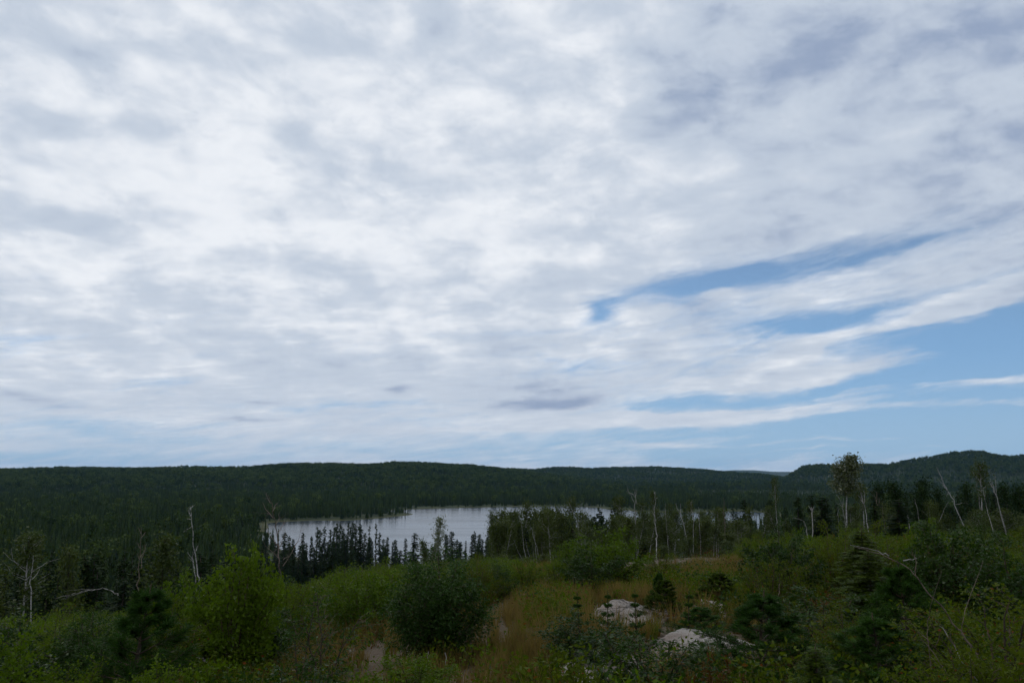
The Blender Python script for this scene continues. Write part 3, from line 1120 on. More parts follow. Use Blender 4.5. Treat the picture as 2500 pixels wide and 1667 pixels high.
for i in range(2):
    st, lf = shrub_parts(380 + i, 2.0, .50, stems=3, twigs=20, leaf_l=.06, leaf_w=.018, per=16, droop=.7, spread=.2, arch=.12, low=.2)
    K['whip%d' % i] = Kind('willow_sapling', (st, lf), ('twig', 'willow'), SN, 2.0)
for i in range(3):
    st, lf = shrub_parts(400 + i, .8, .62, stems=10, twigs=6, leaf_l=.050, leaf_w=.030, per=20, droop=.1, spread=1, whirl=.08)
    K['low%d' % i] = Kind('low_shrub', (st, lf), ('twig', ('mid', 'olive', 'red')[i]), SN, .8)
for i in range(3):
    st, lf = pine_parts(500 + i, 2.0, .82, 10, .095, .0075, 46)
    K['pine%d' % i] = Kind('young_pine', (st, lf), ('twig', 'needle'), SN, 2.0)
st, lf = pine_parts(520, 2.0, .66, 10, .075, .0075, 60)
K['pinelight'] = Kind('young_pine', (st, lf), ('twig', 'needle_light'), SN, 2.0)
st, lf = pine_parts(530, 1.2, .22, 6, .05, .005, 34, .9, 1)
K['leader'] = Kind('pine_seedling', (st, lf), ('twig', 'needle'), SN, 1.2)
for i in range(2):
    st, lf = fir_parts(540 + i, 2.0, .62 + .1 * i)
    K['fir%d' % i] = Kind('young_fir', (st, lf), ('twig', 'needle_light' if i else 'needle'), SN, 2.0)
NAMES = {'willow': 'willow_shrub', 'lime': 'maple_shrub', 'mid': 'alder_shrub', 'dark': 'cherry_shrub', 'olive': 'birch_shrub', 'cherry': 'cherry_shrub', 'low': 'low_shrub', 'whip': 'willow_sapling'}
for k, kd in K.items():
    b = k.rstrip('0123456789')
    if b in NAMES: kd.name = NAMES[b]

# ------------------------------------------------------------------ spruces in front of the lake


def zx(X, Y, x0=625, y0=1100, k=3.763):
    return x0 + X / k, y0 + Y / k


SPR = [(60, 810), (100, 790), (180, 830), (262, 740), (310, 770), (345, 800), (430, 740), (505, 770), (568, 690), (597, 712), (638, 680), (685, 710), (712, 690), (738, 648),
       (772, 655), (797, 700), (820, 750), (850, 648), (880, 690), (900, 645), (925, 655), (950, 650), (968, 680), (995, 745), (1038, 675), (1060, 780), (1110, 655), (1143, 740), (1168, 800),
       (1215, 785), (1255, 830), (1277, 805), (1300, 870), (1327, 905), (1376, 795), (1450, 745), (1680, 700), (1737, 750), (1762, 770), (1810, 730), (1847, 800), (1880, 840), (1928, 820),
       (1980, 755), (2018, 728), (2052, 755), (2080, 800), (2125, 780)]
NSP = 0
for i, (X, Y) in enumerate(SPR):
    u, v = zx(X, Y)
    lab = 'dark narrow spruce with ragged drooping branches, its top standing out against the pale lake'
    if X == 1038: kd, lab = K['thin0'], 'nearly bare spruce pole with one tuft of needles at its tip, against the lake'
    elif X == 1376: kd, lab = K['sp0'], 'slim spruce standing alone in the gap of open water right of the spruce row'
    elif X == 1450: kd, lab = K['sp4'], 'broader open spruce against the water, next left of the pale green aspen'
    elif X == 1110: kd, lab = K['thin1'], 'tall thin spruce rising highest at the right end of the tight spruce cluster'
    elif X == 738: lab = 'stout tall spruce with a dense club top at the left of the tight cluster'; kd = K['sp3']
    elif X == 262: lab = 'bushy spruce with a pointed top standing at the left part of the lake'; kd = K['sp4']
    elif X == 1810: kd, lab = K['sp5'], 'wide pointed spruce, tallest between the pale green aspen and the birch stand'
    elif X == 1928: kd, lab = K['thin0'], 'sparse spruce with thin level branches showing water through them'
    else: kd = K['sp%d' % (i * 7 % 6)]
    r = 236 + (i * 37 % 40)
    wd = {1450: 1.5, 1810: 1.4, 1680: 1.3, 738: 1.15, 262: 1.35}.get(X, rng.uniform(.75, 1.1))
    uniq = lab.startswith('dark narrow')
    plant(kd, u, v, r, lab, 'spruce tree', 'spruces standing between the clearing and the lake' if uniq else None, wid=wd * 1.5)
    NSP += 1
# lower spruces filling the row beneath those tops
for i in range(58):
    u = rng.uniform(640, 1215)
    if 970 < u < 1000 or 1004 < u < 1012: continue
    base = np.interp(u, [640, 700, 800, 900, 950, 1000, 1060, 1120, 1215], [1335, 1322, 1312, 1312, 1328, 1345, 1322, 1318, 1300])
    plant(K['sp%d' % rng.integers(6)], u, base + rng.uniform(0, 34), rng.uniform(205, 262), 'short dark spruce in the lower part of the row below the lake, between taller tops',
          'spruce tree', 'short spruces filling the row below the lake', wid=rng.uniform(1.15, 1.7))
    NSP += 1

# ------------------------------------------------------------------ left slope: the nearest trees of the valley forest
n = 0
while n < 92:
    u = rng.uniform(-30, 650); r = rng.uniform(78, 165)
    a, t = ray(u, 1400)
    x, y = r * math.sin(a), r * math.cos(a)
    D = float(azi(np.array([a]), T_D)[0])
    z = Tz(x, y)
    top_v = np.interp(u, [0, 300, 500, 650], [1345, 1335, 1330, 1322]) + rng.uniform(0, 75)
    h = at(u, top_v, r)[2] - z
    if h < 4 or h > 13: continue
    o = K['sp%d' % rng.integers(6)].put(x, y, z - .1, rng.random() * 6.28, rng.uniform(.9, 1.4), h / 12)
    tag(o, 'dark spruce at the near edge of the valley forest, below the left brow', 'spruce tree', 'near spruces on the left slope')
    n += 1; NSP += 1

# a belt of spruces low on the right, behind the birches
for i in range(160):
    u = rng.uniform(1195, 2530) if i < 95 else rng.uniform(1195, 1580)
    r = rng.uniform(105, 215)
    if 1850 > u > 1560 and rng.random() < .5: continue
    tv = np.interp(u, [1215, 1350, 1500, 1900, 2000, 2150, 2350, 2500], [1240, 1236, 1250, 1212, 1215, 1188, 1186, 1184]) + rng.uniform(0, 55)
    plant(K['sp%d' % rng.integers(6)], u, tv, r, 'dark spruce mixed in among the birches behind the clearing', 'spruce tree', 'spruces mixed in the stand behind the clearing', wid=rng.uniform(1.0, 1.7))
    NSP += 1
print('spruces', NSP)

# named conifers of the right-hand stand
z3 = lambda X, Y: zx(X, Y, 1250)
z4 = lambda X, Y: zx(X, Y, 1875, 1075)
for (u, v), r, w, lab in (
        (z3(350, 515), 130, .95, 'dark spruce with drooping branches between the two leafy birches left of the long bare trunk'),
        (z3(770, 600), 150, .9, 'small pointed spruce standing in the open water gap of the mixed stand'),
        (z3(980, 415), 120, 1.4, 'tall dark spruce with sweeping lower branches just left of the forked bare tree'),
        (z3(820, 505), 150, 1.0, 'ragged spruce at the right edge of the widest water gap in the stand'),
        (z3(2140, 430), 150, 1.0, 'dark spruce right of the tan dead pole, at the end of the water'),
        (z3(2070, 560), 160, .8, 'thin low spruce silhouetted on the last patch of water'),
        (z4(470, 500), 78, 1.0, 'bushy dark blue-green spruce standing alone before the stand, below the broken grey stump'),
        (z4(1165, 525), 74, 1.1, 'dark broad spruce right of the thin forked white trunk'),
        (z4(400, 480), 120, .8, 'narrow spruce just behind the broken grey stump'),
        (z4(255, 500), 110, .8, 'thin olive spruce left of the broken grey stump'),
        (z3(-15, 545), 190, 1.2, 'dark spruce at the left edge of the birch stand')):
    plant(K['sp%d' % rng.integers(2, 6)], u, v, r, lab, 'spruce tree', wid=w * 1.5)
for (u, v), r, w, lab in (
        (z4(1180, 355), 115, 1.5, 'tallest dark pine crown in the clump right of the lone aspen'),
        (z4(1300, 330), 120, 1.5, 'dark rounded pine crown reaching the foot of the right-hand hill'),
        (z4(1000, 385), 120, 1.3, 'dark pine at the left side of the pine clump'),
        (z4(1390, 400), 118, 1.3, 'dark pine at the right side of the pine clump'),
        (z4(1790, 380), 125, 1.3, 'dark crown behind the leaning double dead trunk'),
        (z4(2150, 385), 125, 1.3, 'dark crown just right of the forked white snag by the right margin'),
        (z4(2290, 400), 120, 1.4, 'dark crown second from the right margin'),
        (z4(2420, 395), 125, 1.4, 'dark crown against the right margin'),
        (z4(1530, 420), 125, 1.2, 'low dark crown under the steep side of the right-hand hill')):
    o = plant(K['bu%d' % rng.integers(3)], u, v, r, lab, 'tree', wid=w * .9, name='pine_tree')
    for c in o.children:
        if c.name.startswith('crown'):
            c.data = c.data.copy() if False else c.data
            c.material_slots[0].link = 'OBJECT'; c.material_slots[0].material = M['spruce']

# ------------------------------------------------------------------ leafy trees
for k, (u, v), r, w, lab in (
        ('aspen', z4(672, 112), 92, 1.42, 'lone aspen with a round pale-leaved crown standing above the horizon on a thin white trunk'),
        ('sparse0', z4(1890, 160), 96, 1.25, 'tall birch with a faint olive crown in front of the hill at the right'),
        ('sparse1', z4(65, 300), 115, .8, 'small-topped thin birch rising over the flat forest left of the lone aspen'),
        ('sparse0', z4(850, 370), 95, 1.1, 'olive-crowned birch right beside the lone aspen'),
        ('bi0', z3(560, 395), 118, 1.35, 'wide yellowish birch with its crown above the far shore, left of the bare trunks'),
        ('bi1', z3(110, 430), 125, 1.2, 'leafy birch at the left part of the stand with its crown crossing the far shore'),
        ('bi2', z3(1060, 400), 112, 1.15, 'leafy green birch under the forked bare crown'),
        ('bi3', z3(1180, 440), 118, 1.0, 'brownish birch just left of the long curved bare trunk'),
        ('sparse1', z3(1280, 340), 112, .9, 'thin leafy birch next to the long curved bare trunk'),
        ('bi1', z3(1490, 460), 115, .9, 'birch with a pale forked trunk and thin olive leaves above the water'),
        ('sparse0', z3(1630, 430), 115, .9, 'slender olive birch right of the forked pale birch'),
        ('bi2', zx(1610, 590), 150, 1.35, 'pale silvery green aspen standing against the lake between the spruces'),
        ('bi3', zx(2190, 550), 150, 1.0, 'dark leafy birch at the left end of the stand, its crown over open water'),
        ('bi0', zx(2330, 540), 145, 1.0, 'second dark leafy birch from the left end of the stand'),
        ('bu0', zx(1590, 800), 140, 1.0, 'bushy olive tree at the foot of the pale green aspen'),
        ('bi1', (np.float64(85), 1292), 62, 1.3, 'olive birch with a wide thin crown and a pale trunk, below the far left hills'),
        ('bu1', (np.float64(395), 1300), 66, 1.2, 'sparse olive larch-like tree spreading between the two bare trunks on the left'),
        ('bu2', (np.float64(175), 1335), 75, 1.0, 'dim green tree behind the pale forked birch on the left'),
        ('bu0', (np.float64(20), 1370), 60, .9, 'brownish-green tree at the left margin above the shrubs')):
    mt = None
    o = plant(K[k], u, v, r, lab, 'tree', wid=w)
    if 'silvery' in lab:
        for c in o.children:
            if c.name.startswith('crown'):
                c.material_slots[0].link = 'OBJECT'; c.material_slots[0].material = M['aspen_leaf']
for i in range(115):
    u = rng.uniform(1190, 2520) if i < 60 else rng.uniform(1195, 1760)
    tv = np.interp(u, [1190, 1300, 1450, 1600, 1900, 2000, 2150, 2500], [1240, 1225, 1240, 1238, 1228, 1232, 1218, 1220]) + rng.uniform(0, 48)
    if 1440 < u < 1470 or 1750 < u < 1830: tv += 25
    k = ('bi%d' % rng.integers(4)) if rng.random() < .6 else ('bu%d' % rng.integers(3))
    plant(K[k], u, tv, rng.uniform(88, 135), 'leafy birch of middling height in the mixed stand behind the clearing', 'birch tree', 'birches of the mixed stand behind the clearing', wid=rng.uniform(.75, 1.25), name='birch_tree')
CAPT = ([-60, 0, 150, 300, 420, 650, 800, 900, 1000, 1100, 1250, 1400, 1500, 1700, 1900, 2100, 2300, 2560],
        [1482, 1476, 1468, 1450, 1425, 1405, 1390, 1380, 1374, 1364, 1352, 1334, 1322, 1304, 1290, 1278, 1270, 1264])


def CAP(u): return float(np.interp(u, *CAPT))


# low broadleaf growth on the slope that hides the feet of the stand
for i in range(46):
    u = rng.uniform(640, 2520)
    D = float(azi(np.array([ray(u, 1300)[0]]), T_D)[0])
    r = D + rng.uniform(10, 34)
    g0 = CAP(u) + rng.uniform(-4, 22)
    plant(K['bu%d' % rng.integers(3)], u, g0, r, 'low rounded green tree just over the brow, at the foot of the stand', 'tree', 'low trees just over the brow of the clearing', wid=rng.uniform(.45, .7))


# ------------------------------------------------------------------ dead trees
def dead(name, label, r, trunk, rad, branches=(), mat='dead_bark', cat='dead tree', twigs=0, depth=.6, rooted=True, tipr=.25):
    g = np.random.default_rng(abs(hash(label)) % 1000 if False else sum(map(ord, label)))
    pts = []
    for i, (u, v) in enumerate(trunk):
        pts.append(at(u, v, r + g.normal(0, depth * .3)))
    base = pts[0].copy()
    if rooted:
        gz = Tz(base[0], base[1])
        if base[2] > gz:
            d = pts[0] - pts[1]; d = d / abs(d[2] + 1e-6)
            pts.insert(0, base + np.array((d[0], d[1], -1.)) * (base[2] - gz + .2))
    o0 = pts[0].copy()
    o = empty(name, tuple(o0))
    pts = np.array(pts) - o0
    # smooth the trunk a little with extra points
    def refine(p, jit):
        q = [p[0]]
        for i in range(len(p) - 1):
            for t in (.33, .66, 1.0):
                q.append(p[i] + (p[i + 1] - p[i]) * t + (g.normal(0, jit, 3) if t < 1 else 0))
        return np.array(q)
    tp = refine(pts, rad * .5)
    tr = MB()
    rad = rad * .42
    tr.tube(tp, np.linspace(rad, rad * tipr, len(tp)), 7)
    tr.build('trunk', M[mat], o, True)
    for b in branches:
        bp = [at(u, v, r + k * g.normal(depth, depth * .4) * (1 if k else 0)) - o0 for k, (u, v) in enumerate(b)]
        bp = refine(np.array(bp), rad * .4)
        bm = MB()
        bm.tube(bp, np.linspace(rad * .45, rad * .12, len(bp)), 5)
        for _ in range(twigs):
            k = g.integers(1, len(bp) - 1)
            d = unit(bp[k] - bp[k - 1] + g.normal(0, .06, 3) * np.linalg.norm(bp[-1] - bp[0]))
            tw = limb(g, bp[k], unit(d + g.normal(0, .5, 3)), np.linalg.norm(bp[-1] - bp[0]) * .35, 3, .2)
            bm.tube(tw, np.linspace(rad * .16, rad * .06, 4), 3)
        bm.build('branch', M[mat], o, True)
    tag(o, label, cat)
    return o


zl = lambda *p: [zx(X, Y, 0, 1100) for X, Y in p]
zr = lambda *p: [z4(X, Y) for X, Y in p]
zm = lambda *p: [z3(X, Y) for X, Y in p]
zb = lambda *p: [zx(X, Y) for X, Y in p]
dead('dead_birch', 'tall bare pale birch trunk with a snapped forked tip, over the shrubs on the left', 52, zl((1830, 1190), (1815, 1129), (1795, 950), (1775, 750), (1748, 515)), .115,
     [zl((1748, 600), (1735, 560), (1738, 515)), zl((1752, 540), (1772, 500)), zl((1752, 632), (1720, 622)), zl((1790, 1129), (1775, 1000), (1722, 930)), zl((1800, 920), (1820, 870)), zl((1772, 690), (1720, 720), (1680, 745))], 'white_bark', twigs=1)
dead('dead_tree', 'thin grey leaning trunk close beside the tall bare birch on the left', 53, zl((1800, 1240), (1790, 1129), (1772, 1000), (1768, 920)), .075, [zl((1775, 1020), (1725, 975))], 'dead_bark')
dead('dead_tree', 'brownish bare trunk with whiskery branches at the left quarter of the picture', 50, zl((1275, 1280), (1278, 1129), (1290, 950), (1300, 700)), .085,
     [zl((1288, 980), (1325, 930), (1350, 850)), zl((1290, 900), (1260, 840)), zl((1298, 800), (1340, 740)), zl((1285, 1000), (1260, 940)), zl((1296, 760), (1270, 700)), zl((1300, 1080), (1300, 990), (1330, 940))], 'tan_bark', twigs=3)
dead('dead_birch', 'pale leaning trunk with one long crooked side branch near the left margin', 48, zl((285, 1350), (290, 1129), (305, 960)), .085,
     [zl((295, 1110), (380, 1060), (420, 1030), (560, 985)), zl((292, 1180), (330, 1140), (365, 1080))], 'white_bark', depth=.2)
dead('dead_tree', 'large bare brown tree with sprawling branches at the left end of the lake', 50, zb((230, 1190), (215, 1000), (205, 860), (180, 700), (150, 560), (110, 400)), .11,
     [zb((210, 900), (240, 820), (290, 740)), zb((190, 780), (250, 680), (270, 610)), zb((175, 680), (205, 640), (215, 560)), zb((205, 880), (130, 780), (90, 700)), zb((160, 620), (90, 540), (60, 470)),
      zb((215, 990), (150, 930), (80, 870)), zb((245, 1060), (330, 930), (400, 790), (430, 660)), zb((150, 560), (190, 480)), zb((130, 480), (90, 380)), zb((360, 860), (440, 800)), zb((250, 1000), (320, 960))], 'tan_bark', twigs=5, depth=1.2)
dead('dead_birch', 'very long white curved bare trunk standing in the middle of the mixed stand', 72, zm((1328, 830), (1326, 760), (1312, 660), (1308, 560), (1318, 460), (1315, 375)), .12,
     [zm((1316, 440), (1340, 430)), zm((1310, 600), (1290, 560)), zm((1316, 400), (1305, 370))], 'white_bark')
dead('dead_birch', 'bare forked crown of a dead birch fanning out above the leafy birch', 100, zm((1130, 620), (1125, 500), (1135, 430), (1118, 345)), .13,
     [zm((1150, 490), (1135, 430), (1100, 390), (1045, 368)), zm((1135, 430), (1140, 345)), zm((1115, 400), (1075, 385)), zm((1130, 420), (1150, 370)), zm((1122, 470), (1095, 410), (1060, 350))], 'dead_bark', twigs=2)
dead('dead_birch', 'white forked dead birch leaning left above the last water', 88, zm((1585, 720), (1565, 640), (1545, 580), (1515, 530), (1500, 490)), .10, [zm((1545, 590), (1550, 520), (1545, 480)), zm((1520, 545), (1505, 480))], 'white_bark')
dead('dead_birch', 'slim dead birch right of the white forked one', 90, zm((1665, 710), (1665, 620), (1650, 540), (1640, 470)), .08, [zm((1655, 570), (1635, 510)), zm((1645, 500), (1655, 450))], 'dead_bark')
dead('dead_tree', 'short white broken stem standing upright in the stand', 95, zm((1720, 690), (1716, 600), (1711, 515)), .11, [], 'white_bark')
dead('dead_tree', 'tan dead spar with small side tufts on the last patch of water', 98, zm((1955, 730), (1948, 600), (1944, 430)), .14, [zm((1947, 560), (1925, 590)), zm((1950, 600), (1972, 620)), zm((1950, 660), (1925, 680)), zm((1950, 650), (1975, 670))], 'tan_bark', twigs=3)
dead('dead_birch', 'small curved bare stem just right of the very long white trunk', 92, zm((1412, 600), (1408, 540), (1412, 475)), .07, [], 'dead_bark')
dead('dead_tree', 'thin dark pole standing in the last patch of water', 120, zm((2015, 720), (2005, 560)), .07, [], 'tan_bark')
for (tpts, rad, mt, lab) in (
        (((120, 940), (100, 800), (75, 650), (50, 520)), .10, 'white_bark', 'pale leaning birch stem at the left edge of the stand, its foot on the brow'),
        (((150, 930), (120, 800)), .07, 'white_bark', 'short pale stem close behind the leftmost leaning birch stem'),
        (((235, 930), (200, 800), (185, 720), (165, 680)), .10, 'white_bark', 'pale birch stem with a kinked top rising from the white boulder on the brow'),
        (((215, 900), (205, 780), (200, 700)), .06, 'white_bark', 'thin pale stem right beside the kinked birch stem'),
        (((195, 930), (192, 850)), .05, 'white_bark', 'short straight pale stem left of the kinked birch stem'),
        (((70, 950), (40, 880), (15, 810)), .07, 'dead_bark', 'grey stem leaning left at the corner of the stand'),
        (((365, 915), (352, 850)), .06, 'dead_bark', 'stubby grey stem standing by itself on the brow'),
        (((275, 905), (268, 840)), .05, 'dead_bark', 'stubby pale stem between two birch stems on the brow'),
        (((630, 820), (610, 700), (590, 640), (520, 480)), .09, 'white_bark', 'crooked pale stem inside the wide yellowish birch')):
    dead('dead_birch', lab, 92, zm(*tpts), rad, [], mt)
dead('dead_birch', 'forked white bare trunk standing clear before the dark trees, right of the lone aspen', 66, zr((935, 905), (915, 780), (905, 680), (882, 590), (858, 520), (845, 470)), .095,
     [zr((878, 580), (888, 530), (878, 460)), zr((870, 560), (850, 535))], 'white_bark')
dead('dead_tree', 'faint dead trunk with a fan of branches right of the forked white trunk', 82, zr((1085, 870), (1070, 740), (1050, 600)), .09, [zr((1010, 600), (985, 520), (930, 440)), zr((1000, 560), (1000, 480), (965, 450)), zr((1020, 590), (1020, 520))], 'tan_bark', twigs=2)
dead('dead_tree', 'double bare trunk leaning far to the left before the right-hand hill', 84, zr((1712, 590), (1670, 490), (1620, 410), (1590, 330), (1550, 245)), .11,
     [zr((1660, 480), (1610, 410), (1560, 345)), zr((1600, 360), (1580, 300)), zr((1630, 430), (1600, 380)), zr((1690, 560), (1715, 560), (1705, 500)), zr((1650, 480), (1640, 520))], 'white_bark', twigs=1)
dead('dead_tree', 'crooked grey limb propped against the foot of the leaning double trunk', 82, zr((1605, 670), (1630, 610), (1660, 560)), .06, [], 'dead_bark')
dead('fallen_branch', 'pale bent branch sticking out right of the leaning double trunk', 83.8, zr((1711, 588), (1755, 585), (1800, 572), (1845, 582)), .05, [], 'dead_bark', 'branch', rooted=False)
dead('dead_birch', 'tall thin trunk in the olive-crowned birch before the hill', 97, zr((1960, 690), (1940, 560), (1925, 450), (1910, 350), (1890, 220)), .09, [zr((1910, 340), (1900, 260)), zr((1915, 330), (1935, 260))], 'dead_bark')
dead('dead_birch', 'thin bare trunk between the hill birch and the forked white snag', 86, zr((2032, 700), (2005, 600), (1990, 520), (1975, 430)), .075, [zr((1990, 520), (2000, 460))], 'dead_bark')
dead('dead_birch', 'forked white snag with three prongs near the right margin', 84, zr((2138, 680), (2110, 560), (2090, 490), (2060, 420), (2040, 345)), .105, [zr((2095, 500), (2095, 420), (2088, 325)), zr((2060, 430), (2030, 370)), zr((2085, 480), (2070, 410), (2062, 370))], 'white_bark')
dead('dead_tree', 'thin grey trunk in the dark trees right of the pine clump', 88, zr((1382, 700), (1370, 620), (1350, 540)), .07, [], 'dead_bark')
dead('tree_stump', 'broken grey stump with two upturned prongs above the bushy dark spruce', 57, zr((405, 690), (405, 640), (398, 615)), .085, [zr((400, 640), (385, 615), (370, 600)), zr((408, 645), (418, 620), (420, 603)), zr((400, 650), (400, 610))], 'dead_bark', 'stump', tipr=.5)
dead('dead_tree', 'spiky grey dead top left below the lone aspen', 86, zr((690, 640), (685, 600), (660, 540), (640, 500)), .07, [zr((690, 610), (660, 590), (625, 570)), zr((690, 600), (692, 530)), zr((680, 580), (655, 575))], 'dead_bark', twigs=1)
dead('dead_tree', 'faint grey trunk with peeling bark below the spiky dead top', 80, zr((650, 780), (648, 700), (640, 610)), .08, [], 'dead_bark')
dead('fallen_branch', 'thin grey fallen branch lying on the shrubs left of the bushy dark spruce', 60, zr((352, 830), (330, 742), (270, 718), (225, 712)), .05, [], 'dead_bark', 'branch')
dead('dead_tree', 'low grey stub at the foot of the dark trees', 80, zr((1290, 720), (1285, 685)), .12, [], 'dead_bark')

# ------------------------------------------------------------------ foreground: the shrubs one can pick out
FG = [
    # kind, u, vtop, range, width scale, label, category
    ('willow0', 1072, 1354, 13.0, 1.02, 'big round grey-green willow bush standing alone at the edge of the clearing', 'shrub'),
    ('lime0', 584, 1338, 13.6, .86, 'tall lime-green maple sapling with two leafy points above the other bushes', 'shrub'),
    ('lime1', 634, 1350, 13.9, .48, 'second leafy point of lime-green growth hugging the tall maple sapling', 'shrub'),
    ('lime2', 455, 1398, 15.0, .70, 'bright yellow-green bush between the dark pine and the tall lime-green sapling', 'shrub'),
    ('dark0', 492, 1402, 15.4, .62, 'dark blue-green leafy bush squeezed beside the bright yellow-green one', 'shrub'),
    ('pine0', 332, 1425, 11.3, 1.10, 'dark bushy young pine at the lower left with tufts of long needles', 'pine'),
    ('whip0', 795, 1372, 10.6, 1.05, 'tall willow sapling on one thin dark stem with drooping narrow leaves', 'sapling'),
    ('whip1', 742, 1440, 11.5, .9, 'shorter willow sapling leaning against the tall thin-stemmed one', 'sapling'),
    ('cherry0', 742, 1588, 7.6, .70, 'broad-leaved cherry sapling cut by the bottom edge, left of the willow bush', 'shrub'),
    ('mid0', 700, 1395, 17.0, .95, 'green alder bush behind the thin-stemmed willow sapling', 'shrub'),
    ('mid1', 875, 1372, 21.0, 1.20, 'soft green alder bush between the willow sapling and the round willow', 'shrub'),
    ('mid2', 935, 1366, 23.0, 1.10, 'feathery green bush just left behind the round willow bush', 'shrub'),
    ('lime2', 1015, 1595, 9.6, .60, 'low yellow-green shoots at the foot of the round willow bush', 'shrub'),
    ('mid0', 1190, 1358, 27.0, 1.25, 'dome of soft green growth right behind the round willow bush', 'shrub'),
    ('mid1', 1285, 1352, 28.0, 1.10, 'rounded light green bush left of the dark-centred maple clump', 'shrub'),
    ('lime1', 1488, 1298, 25.0, 1.35, 'bright green maple clump rising highest at the far side of the clearing', 'shrub'),
    ('dark1', 1445, 1335, 23.5, 1.15, 'dark-centred leafy clump in front of the bright green maple', 'shrub'),
    ('lime0', 1400, 1318, 27.0, 1.10, 'leafy green maple clump left of the brightest one', 'shrub'),
    ('olive0', 1612, 1345, 27.0, .95, 'low olive bush at the edge of the bare earth, right of the maple clump', 'shrub'),
    ('mid2', 1360, 1350, 26.0, .9, 'light green bush tucked under the left side of the maple clump', 'shrub'),
    ('pinelight', 1615, 1408, 16.5, .80, 'young yellow-green pine between the two pale boulders and the bare earth', 'pine'),
    ('pine1', 1607, 1392, 17.2, .42, 'thin dark pine tip poking out behind the yellow-green pine', 'pine'),
    ('pinelight', 1745, 1392, 19.0, 1.05, 'feathery light green pine behind the small white rocks', 'pine'),
    ('fir0', 1832, 1362, 22.0, .62, 'small dark spruce at the right end of the bare earth', 'spruce'),
    ('cherry1', 1575, 1520, 8.6, .80, 'drooping dark-leaved cherry bush in front of the pale boulder slab', 'shrub'),
    ('dark1', 1432, 1502, 11.2, .80, 'leafy green bush left of the drooping cherry, before the upper boulder', 'shrub'),
    ('pine2', 1842, 1440, 9.6, 1.10, 'large dark long-needled pine covering the right end of the boulder slab', 'pine'),
    ('pine0', 1700, 1480, 13.6, .80, 'low dark pine between the boulder slab and the small white rocks', 'pine'),
    ('leader', 1412, 1446, 13.4, .9, 'pine seedling with a tall thin leader left of the upper boulder', 'seedling'),
    ('leader', 1482, 1440, 13.0, .8, 'bare-stemmed pine seedling rising against the dry grass by the upper boulder', 'seedling'),
    ('leader', 1551, 1438, 12.6, .8, 'pine seedling whose leader crosses the upper boulder', 'seedling'),
    ('leader', 1677, 1440, 13.2, .8, 'pine seedling with its leader right of the yellow-green pine', 'seedling'),
    ('low0', 1366, 1458, 16.5, .8, 'tiny leafy sprig standing by itself on the stony ground', 'shrub'),
    ('cherry0', 1990, 1418, 12.0, 1.02, 'grey-green bush with tiers of drooping leaves right of the large dark pine', 'shrub'),
    ('fir1', 2118, 1335, 14.0, 1.15, 'yellow-green young fir with flat layered branches below the end of the long fallen pole', 'fir'),
    ('dark0', 2305, 1262, 17.0, 1.10, 'dark green leafy maple, tallest bush on the right side', 'shrub'),
    ('lime0', 2262, 1270, 19.0, .70, 'light green leafy top just left of the dark green maple', 'shrub'),
    ('pine1', 2212, 1368, 11.0, .95, 'loose dark pine behind the long dead pole', 'pine'),
    ('olive1', 2400, 1300, 18.0, 1.2, 'olive birch bush right of the dark green maple', 'shrub'),
    ('dark1', 2475, 1330, 15.0, 1.0, 'dark bush at the right margin above the dead branches', 'shrub'),
    ('pine2', 2150, 1500, 8.8, 1.05, 'very dark pine filling the bottom right behind the bare twigs', 'pine'),
    ('olive2', 2420, 1440, 9.2, 1.05, 'yellow-olive bush in the bottom right corner behind the dead pole', 'shrub'),
    ('fir1', 1990, 1570, 7.6, .62, 'fresh green fern-like fir seedling at the bottom, right of the large pine', 'fir'),
    ('olive0', 2060, 1480, 10.4, .62, 'small yellowing bush between the layered-leaf bush and the bottom pine', 'shrub'),
    ('olive1', 2330, 1560, 7.6, .62, 'sprawling olive bush at the foot of the curved dead pole', 'shrub'),
    ('low1', 2480, 1560, 7.6, .95, 'low leafy clump at the very bottom right corner', 'shrub'),
    ('dark1', 75, 1520, 12.5, .9, 'dark green bush low on the left', 'shrub'),
    ('willow1', 232, 1500, 12.8, .75, 'grey-green small-leaved bush just left of the dark bushy pine', 'shrub'),
    ('olive0', 410, 1480, 12.6, .75, 'blue-green leafy bush right of the dark bushy pine', 'shrub'),
    ('lime1', 10, 1560, 9.5, .6, 'yellow-green bush in the bottom left corner', 'shrub'),
    ('mid1', 160, 1590, 9.2, .62, 'bright green low bush at the bottom left', 'shrub'),
    ('lime2', 400, 1610, 9.2, .45, 'yellowish shoots below the dark bushy pine', 'shrub'),
]
placed = []
for k, u, v, r, w, lab, cat in FG:
    o = plant(K[k], u, v, r, lab, cat, wid=w)
    placed.append((o.location.x, o.location.y, .8 * w))


def too_close(x, y, d):
    return any((x - a) ** 2 + (y - b) ** 2 < (d + c) ** 2 for a, b, c in placed)


ROCKS = []
